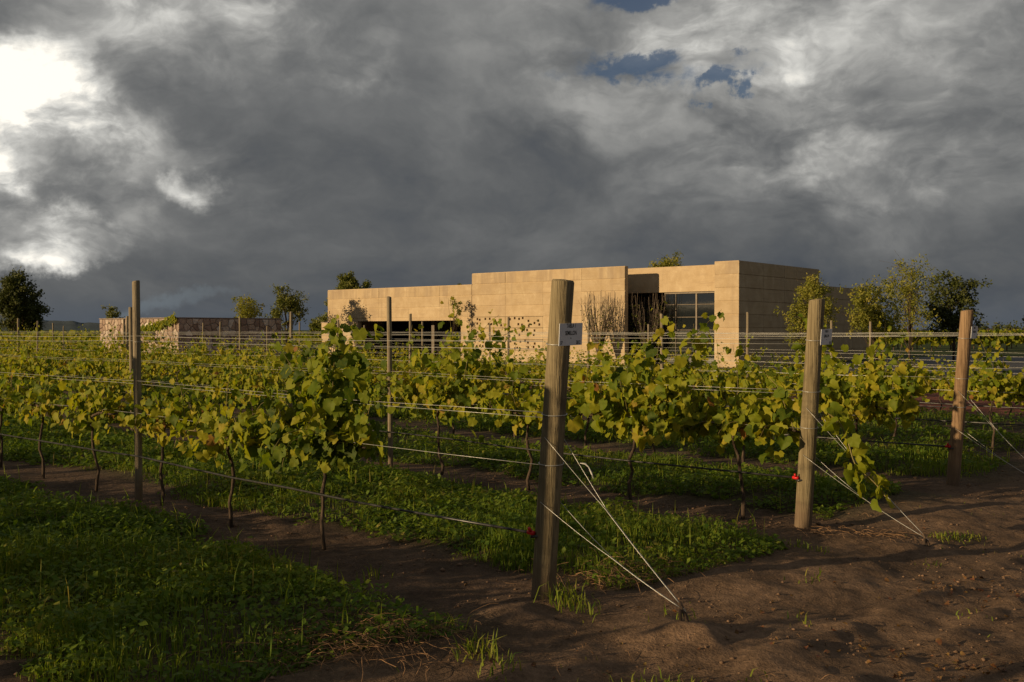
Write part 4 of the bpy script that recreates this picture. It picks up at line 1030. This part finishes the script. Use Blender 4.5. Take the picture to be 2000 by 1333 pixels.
# ------------------------------------------------------------------ trees
def tree(name, px, Y, top, width, base_frac, label, mat, seed, dens=1.0, leaf=0.16, lobes=9, trunk_r=0.08, shape=1.0, wisp=False, loc=None, group=None, cat='tree', nstem=1):
    """top: height in m; width: crown width in m; crown from base_frac*top upward"""
    r_ = np.random.default_rng(seed)
    X = (px - 1000) / F * Y if loc is None else loc[0]; Y = Y if loc is None else loc[1]
    o = empty(name, (X, Y, gz1(X, Y)), 0, label, cat, group)
    zc = top * (base_frac + 1) / 2; hz_ = top * (1 - base_frac) / 2; rw = width / 2
    cl = []
    for i in range(lobes):
        q = r_.normal(0, 1, 3); q /= np.linalg.norm(q); rr = r_.random() ** 0.45
        p = np.array([q[0] * rw * rr * 0.80, q[1] * rw * rr * 0.80, zc + q[2] * hz_ * rr * 0.86])
        tp = (p[2] - zc) / hz_
        if shape != 1.0: p[:2] *= (1 - (shape - 1) * max(0, tp))
        cl.append((p, rw * r_.uniform(0.20, 0.40)))
    trunk = MB(); stems = []
    for st in range(nstem):
        a = r_.uniform(0, 6.28); sp = 0.0 if nstem == 1 else 0.16
        pts = [(math.cos(a) * sp * 0.4 * i / 5 * top * .3 + r_.normal(0, .02) * i, math.sin(a) * sp * 0.4 * i / 5 * top * .3 + r_.normal(0, .02) * i, -0.1 + (top * 0.72 + 0.1) * i / 5) for i in range(6)]
        trunk.tube(pts, [trunk_r * (1 - 0.8 * i / 5) for i in range(6)], 7); stems.append(pts)
    obj('trunk', trunk.mesh('trunk', True), M['bark'], o)
    lb = MB()
    for p, cr in cl:
        st = stems[r_.integers(nstem)]; j = min(4, max(1, int(p[2] / (top * 0.72) * 4 - 1))); s0 = np.array(st[j]); mid = (s0 + p) / 2 + np.array([0, 0, -0.08 * top * 0.3])
        lb.tube([s0, mid, p], [trunk_r * 0.35, trunk_r * 0.22, trunk_r * 0.06], 4, False)
        for t_ in range(5):
            q = p + r_.normal(0, 1, 3) * cr * 0.9; lb.tube([p, (p + q) / 2 + r_.normal(0, .03, 3), q], [trunk_r * 0.10, trunk_r * 0.07, 0.004], 3, False)
    obj('limbs', lb.mesh('limbs', True), M['bark'], o)
    pts, tint = [], []
    for p, cr in cl:
        m = int(dens * 420 * (cr / 0.5) ** 2 * (0.16 / leaf) ** 1.6) + 12
        nsub = 9 if not wisp else 14
        subs = p + r_.normal(0, 1, (nsub, 3)) * np.array([cr, cr, cr * 0.9]) * 0.62
        wh = r_.integers(0, nsub, m); pts.append(subs[wh] + r_.normal(0, cr * (0.24 if not wisp else 0.22), (m, 3))); tint.append(np.clip(r_.random(nsub)[wh] * 0.7 + r_.random(m) * 0.3, 0, .85))
    pts = np.concatenate(pts); tint = np.concatenate(tint); m = len(pts)
    pts[:, 2] = np.maximum(pts[:, 2], 0.1)
    a = r_.normal(0, 1, (m, 3)); a /= np.linalg.norm(a, axis=1)[:, None]; b = np.cross(a, r_.normal(0, 1, (m, 3))); b /= np.linalg.norm(b, axis=1)[:, None]
    sz = (leaf * r_.uniform(0.6, 1.3, m))[:, None]
    V = np.stack([pts, pts + a * sz * .5 + b * sz * .3, pts + a * sz, pts + a * sz * .5 - b * sz * .3], 1).reshape(-1, 3)
    T = (np.array([[0, 1, 2], [0, 2, 3]])[None] + (np.arange(m) * 4)[:, None, None]).reshape(-1, 3)
    me = mesh_np('crown', V, T); set_attr(me, 'tint', np.repeat(tint, 4)); me.materials.append(mat)
    obj('crown', me, None, o, kind='stuff'); return o
def th(py, Y): return 1.6 + (645 - py) * Y / F
tree('dark_tree', 32, 78, th(540, 78), 4.2, 0.18, 'dense dark tree at the far end of the vine rows', M['tree_dark'], 1, 1.5, 0.20, 26, 0.16)
tree('round_shrub', 211, 66, th(598, 66), 1.7, 0.3, 'small rounded bush showing over the rubble stone wall', M['tree_mid'], 2, 1.2, 0.13, 10, 0.06)
tree('slender_tree', 487, 57.5, th(566, 57.5), 2.5, 0.30, 'thin airy tree behind the dark side of the stone wall', M['tree_pale'], 3, 0.5, 0.12, 16, 0.06, wisp=True)
tree('slender_tree', 560, 56.0, th(553, 56.0), 2.3, 0.32, 'upright leafy tree between stone wall and winery', M['tree_mid'], 4, 0.6, 0.12, 22, 0.07, wisp=True)
tree('round_shrub', 626, 66, th(598, 66), 2.2, 0.2, 'bush half hidden by the left end of the winery', M['tree_mid'], 5, 1.0, 0.14, 12, 0.06)
tree('dense_tree', 682, 84, th(537, 84), 3.4, 0.35, 'dense rounded tree rising behind the low wing roof', M['tree_mid'], 6, 2.2, 0.16, 26, 0.15)
tree('dense_tree', 907, 84, th(545, 84), 1.8, 0.4, 'treetop peeping beside the tall screen wall', M['tree_dark'], 7, 1.6, 0.16, 12, 0.12)
tree('yellow_tree', 1300, 75, th(493, 75), 3.6, 0.45, 'yellow-green treetop above the recessed bay roof', M['tree_pale'], 8, 0.6, 0.16, 16, 0.10, wisp=True)
tree('young_tree', 1585, 33.5, th(521, 33.5), 1.75, 0.17, 'young airy yellow-green tree before the shaded winery flank', M['tree_pale'], 9, 0.62, 0.085, 34, 0.035, wisp=True)
tree('young_tree', 1712, 36, th(527, 36), 1.9, 0.22, 'bushy yellow-green tree past the winery flank', M['tree_pale'], 10, 0.65, 0.095, 28, 0.04, wisp=True)
tree('wispy_tree', 1776, 45, th(490, 45), 2.6, 0.22, 'tall sparse tree with bare twiggy top beside the yard', M['tree_pale'], 11, 0.20, 0.11, 34, 0.05, wisp=True)
tree('dark_tree', 1862, 50, th(545, 50), 2.9, 0.25, 'dark spreading tree beyond the reddish signed post', M['tree_dark'], 12, 0.8, 0.15, 22, 0.07, wisp=True)
tree('dark_tree', 2006, 47, th(570, 47), 0.6, 0.2, 'narrow dark tree beyond the paved yard', M['tree_dark'], 13, 1.0, 0.14, 8, 0.05)
sx_, sy_ = bpt(-15.75, -0.8)
tree('young_tree', 0, 0, 3.35, 0.75, 0.52, 'small leafy tree against the wing beside the screen wall', M['tree_mid'], 14, 0.8, 0.10, 10, 0.03, loc=(sx_, sy_), wisp=True)
for i, (px, tp) in enumerate(((1928, 633), (1945, 630), (1968, 634), (1990, 636), (1908, 640), (2030, 628), (2080, 632), (1880, 643))):
    tree('distant_tree', px, 260 + i * 9, th(tp, 260), 7.0, 0.1, 'dark distant tree on the horizon beyond the far vineyard', M['tree_dark'], 20 + i, 0.10, 0.7, 9, 0.2, group='distant trees on the horizon')
# windbreak far beyond the rows on the sunlit side (mirrored in the tall window)
for i in range(9):
    a = math.atan2(-0.90 + i * 0.012, -0.40 + (i - 4) * 0.04); dd = 150 + (i * 37) % 30
    tree('windbreak_tree', 0, 0, 5.5 + (i * 13 % 5) * 0.8, 9, 0.05, 'broad tree of the windbreak behind the vineyard', M['tree_dark'], 60 + i, 0.10, 0.6, 12, 0.2, loc=(math.cos(a) * dd, math.sin(a) * dd), group='windbreak trees behind the vineyard')

# bare vase-shaped shrubs beside the entrance
def bare_shrub(x, y, h, spread, label, seed, green):
    r_ = np.random.default_rng(seed); X, Y_ = bpt(x, y); o = empty('bare_shrub', (X, Y_, 0), 0, label, 'shrub', 'shrubs beside the entrance')
    mb = MB(); tips = []
    for i in range(52):
        a = r_.uniform(0, 6.28); rr = spread * math.sqrt(r_.random()); H = h * r_.uniform(0.75, 1.0)
        pts = [(0.05 * math.cos(a), 0.05 * math.sin(a), -0.05)]
        for j in range(1, 8):
            u = j / 7; q = rr * (0.12 * u + 0.88 * math.sin(min(1, u * 1.1) * math.pi / 2) ** 2.2); pts.append((q * math.cos(a) + r_.normal(0, .02), q * math.sin(a) + r_.normal(0, .02), H * u))
        mb.tube(pts, [0.021 * (1 - 0.65 * j / 7) for j in range(8)], 4, False)
        for t_ in range(3):
            j = r_.integers(3, 7); b0 = np.array(pts[j]); e = b0 + np.array([r_.normal(0, .10), r_.normal(0, .10), r_.uniform(.15, .4)]); mb.tube([b0, (b0 + e) / 2 + r_.normal(0, .015, 3), e], [0.008, 0.006, 0.004], 3, False)
        tips += pts[3:]
    obj('branches', mb.mesh('branches', True), M['twig'], o)
    m = green; P_ = np.array(tips)[r_.integers(0, len(tips), m)] + r_.normal(0, .06, (m, 3)); P_[:, 2] *= 0.8
    lv = [(P_[i], basis(r_.normal(0, 1, 3), r_.normal(0, 1, 3)), 0.06, r_.random() * .5) for i in range(m)]
    obj('foliage', leaf_cloud_mesh('foliage', lv, FAR, M['tree_mid']), None, o, kind='stuff')
bare_shrub(-6.55, -0.9, 3.45, 0.85, 'bare vase-shaped shrub in sunlight against the screen wall', 1, 350)
bare_shrub(-5.2, 1.0, 3.35, 0.95, 'bare vase-shaped shrub in the shade of the entrance', 2, 500)

# ivy over the stone wall
r_ = np.random.default_rng(5); lv = []
for i in range(420):
    u = r_.random(); p = np.array([-0.1 - 4.4 * u, -0.12 + r_.normal(0, .03), SH + 0.08 - 0.85 * u ** 0.8 + r_.normal(0, 0.10)])
    lv.append((p, basis(np.array([r_.normal(0, .5), -0.3, -0.8]), np.array([r_.normal(0, .4), -1, 0.4])), 0.14 * r_.uniform(.6, 1.3), r_.random() * 0.6))
io = empty('climbing_vine', (SW[0], SW[1], 0), BANG, 'green climber spilling over the corner of the rubble stone wall', 'climber')
obj('foliage', leaf_cloud_mesh('foliage', lv, FAR, M['leaf']), None, io, kind='stuff')
mb = MB(); mb.tube([(-0.3, -0.12, -0.05), (-0.35, -0.12, 1.0), (-0.2, -0.12, 2.2), (-2, -0.12, 1.9), (-4.4, -0.12, 1.4)], 0.015, 5, False); obj('stem', mb.mesh('stem', True), M['bark'], io)

# far vineyard on the right, across the yard: posts one by one, foliage as one mass
fv = []; r_ = np.random.default_rng(9)
mb = MB(); pm = post_mesh(1.75, 0.05, 0.045, (0, 0), 3, 7, 2)
for row in range(7):
    Yb = 76 + row * 9.0
    for i in range(10 if row < 4 else 0):
        X = Yb * (0.345 + 0.020 * i + 0.004 * (row % 3)) ; Y_ = Yb + 0.15 * i
        obj('vineyard_stake', pm, M['bark'], None, (X, Y_, gz1(X, Y_)), label='thin dark stake in the far vineyard past the yard', cat='post', group='stakes of the far vineyard')
    for i in range(1500):
        X = Yb * r_.uniform(0.325, 0.60); fv.append((np.array([X, Yb + r_.normal(0, 0.15), 0.65 + 0.75 * r_.random() + r_.normal(0, .08)]), basis(r_.normal(0, 1, 3), r_.normal(0, 1, 3)), 0.30 * r_.uniform(.6, 1.3), r_.random() * 0.7))
obj('far_vineyard_foliage', leaf_cloud_mesh('far_vineyard_foliage', fv, FAR[:2], M['leaf']), kind='stuff', label='rows of vines in the far vineyard past the yard', cat='vineyard')
fv = []
for row in range(8):
    for i in range(900):
        s = r_.uniform(45, 130); x, y = rowpt(6.6 + row * 1.0, s); fv.append((np.array([x, y, 0.5 + 0.9 * r_.random()]), basis(r_.normal(0, 1, 3), r_.normal(0, 1, 3)), 0.30 * r_.uniform(.6, 1.3), r_.random() * 0.7))
obj('far_vine_rows', leaf_cloud_mesh('far_vine_rows', fv, FAR[:2], M['leaf']), kind='stuff', label='far vine rows beyond the stone wall', cat='vineyard')
print('vines', nv, 'objects', len(scene.objects))
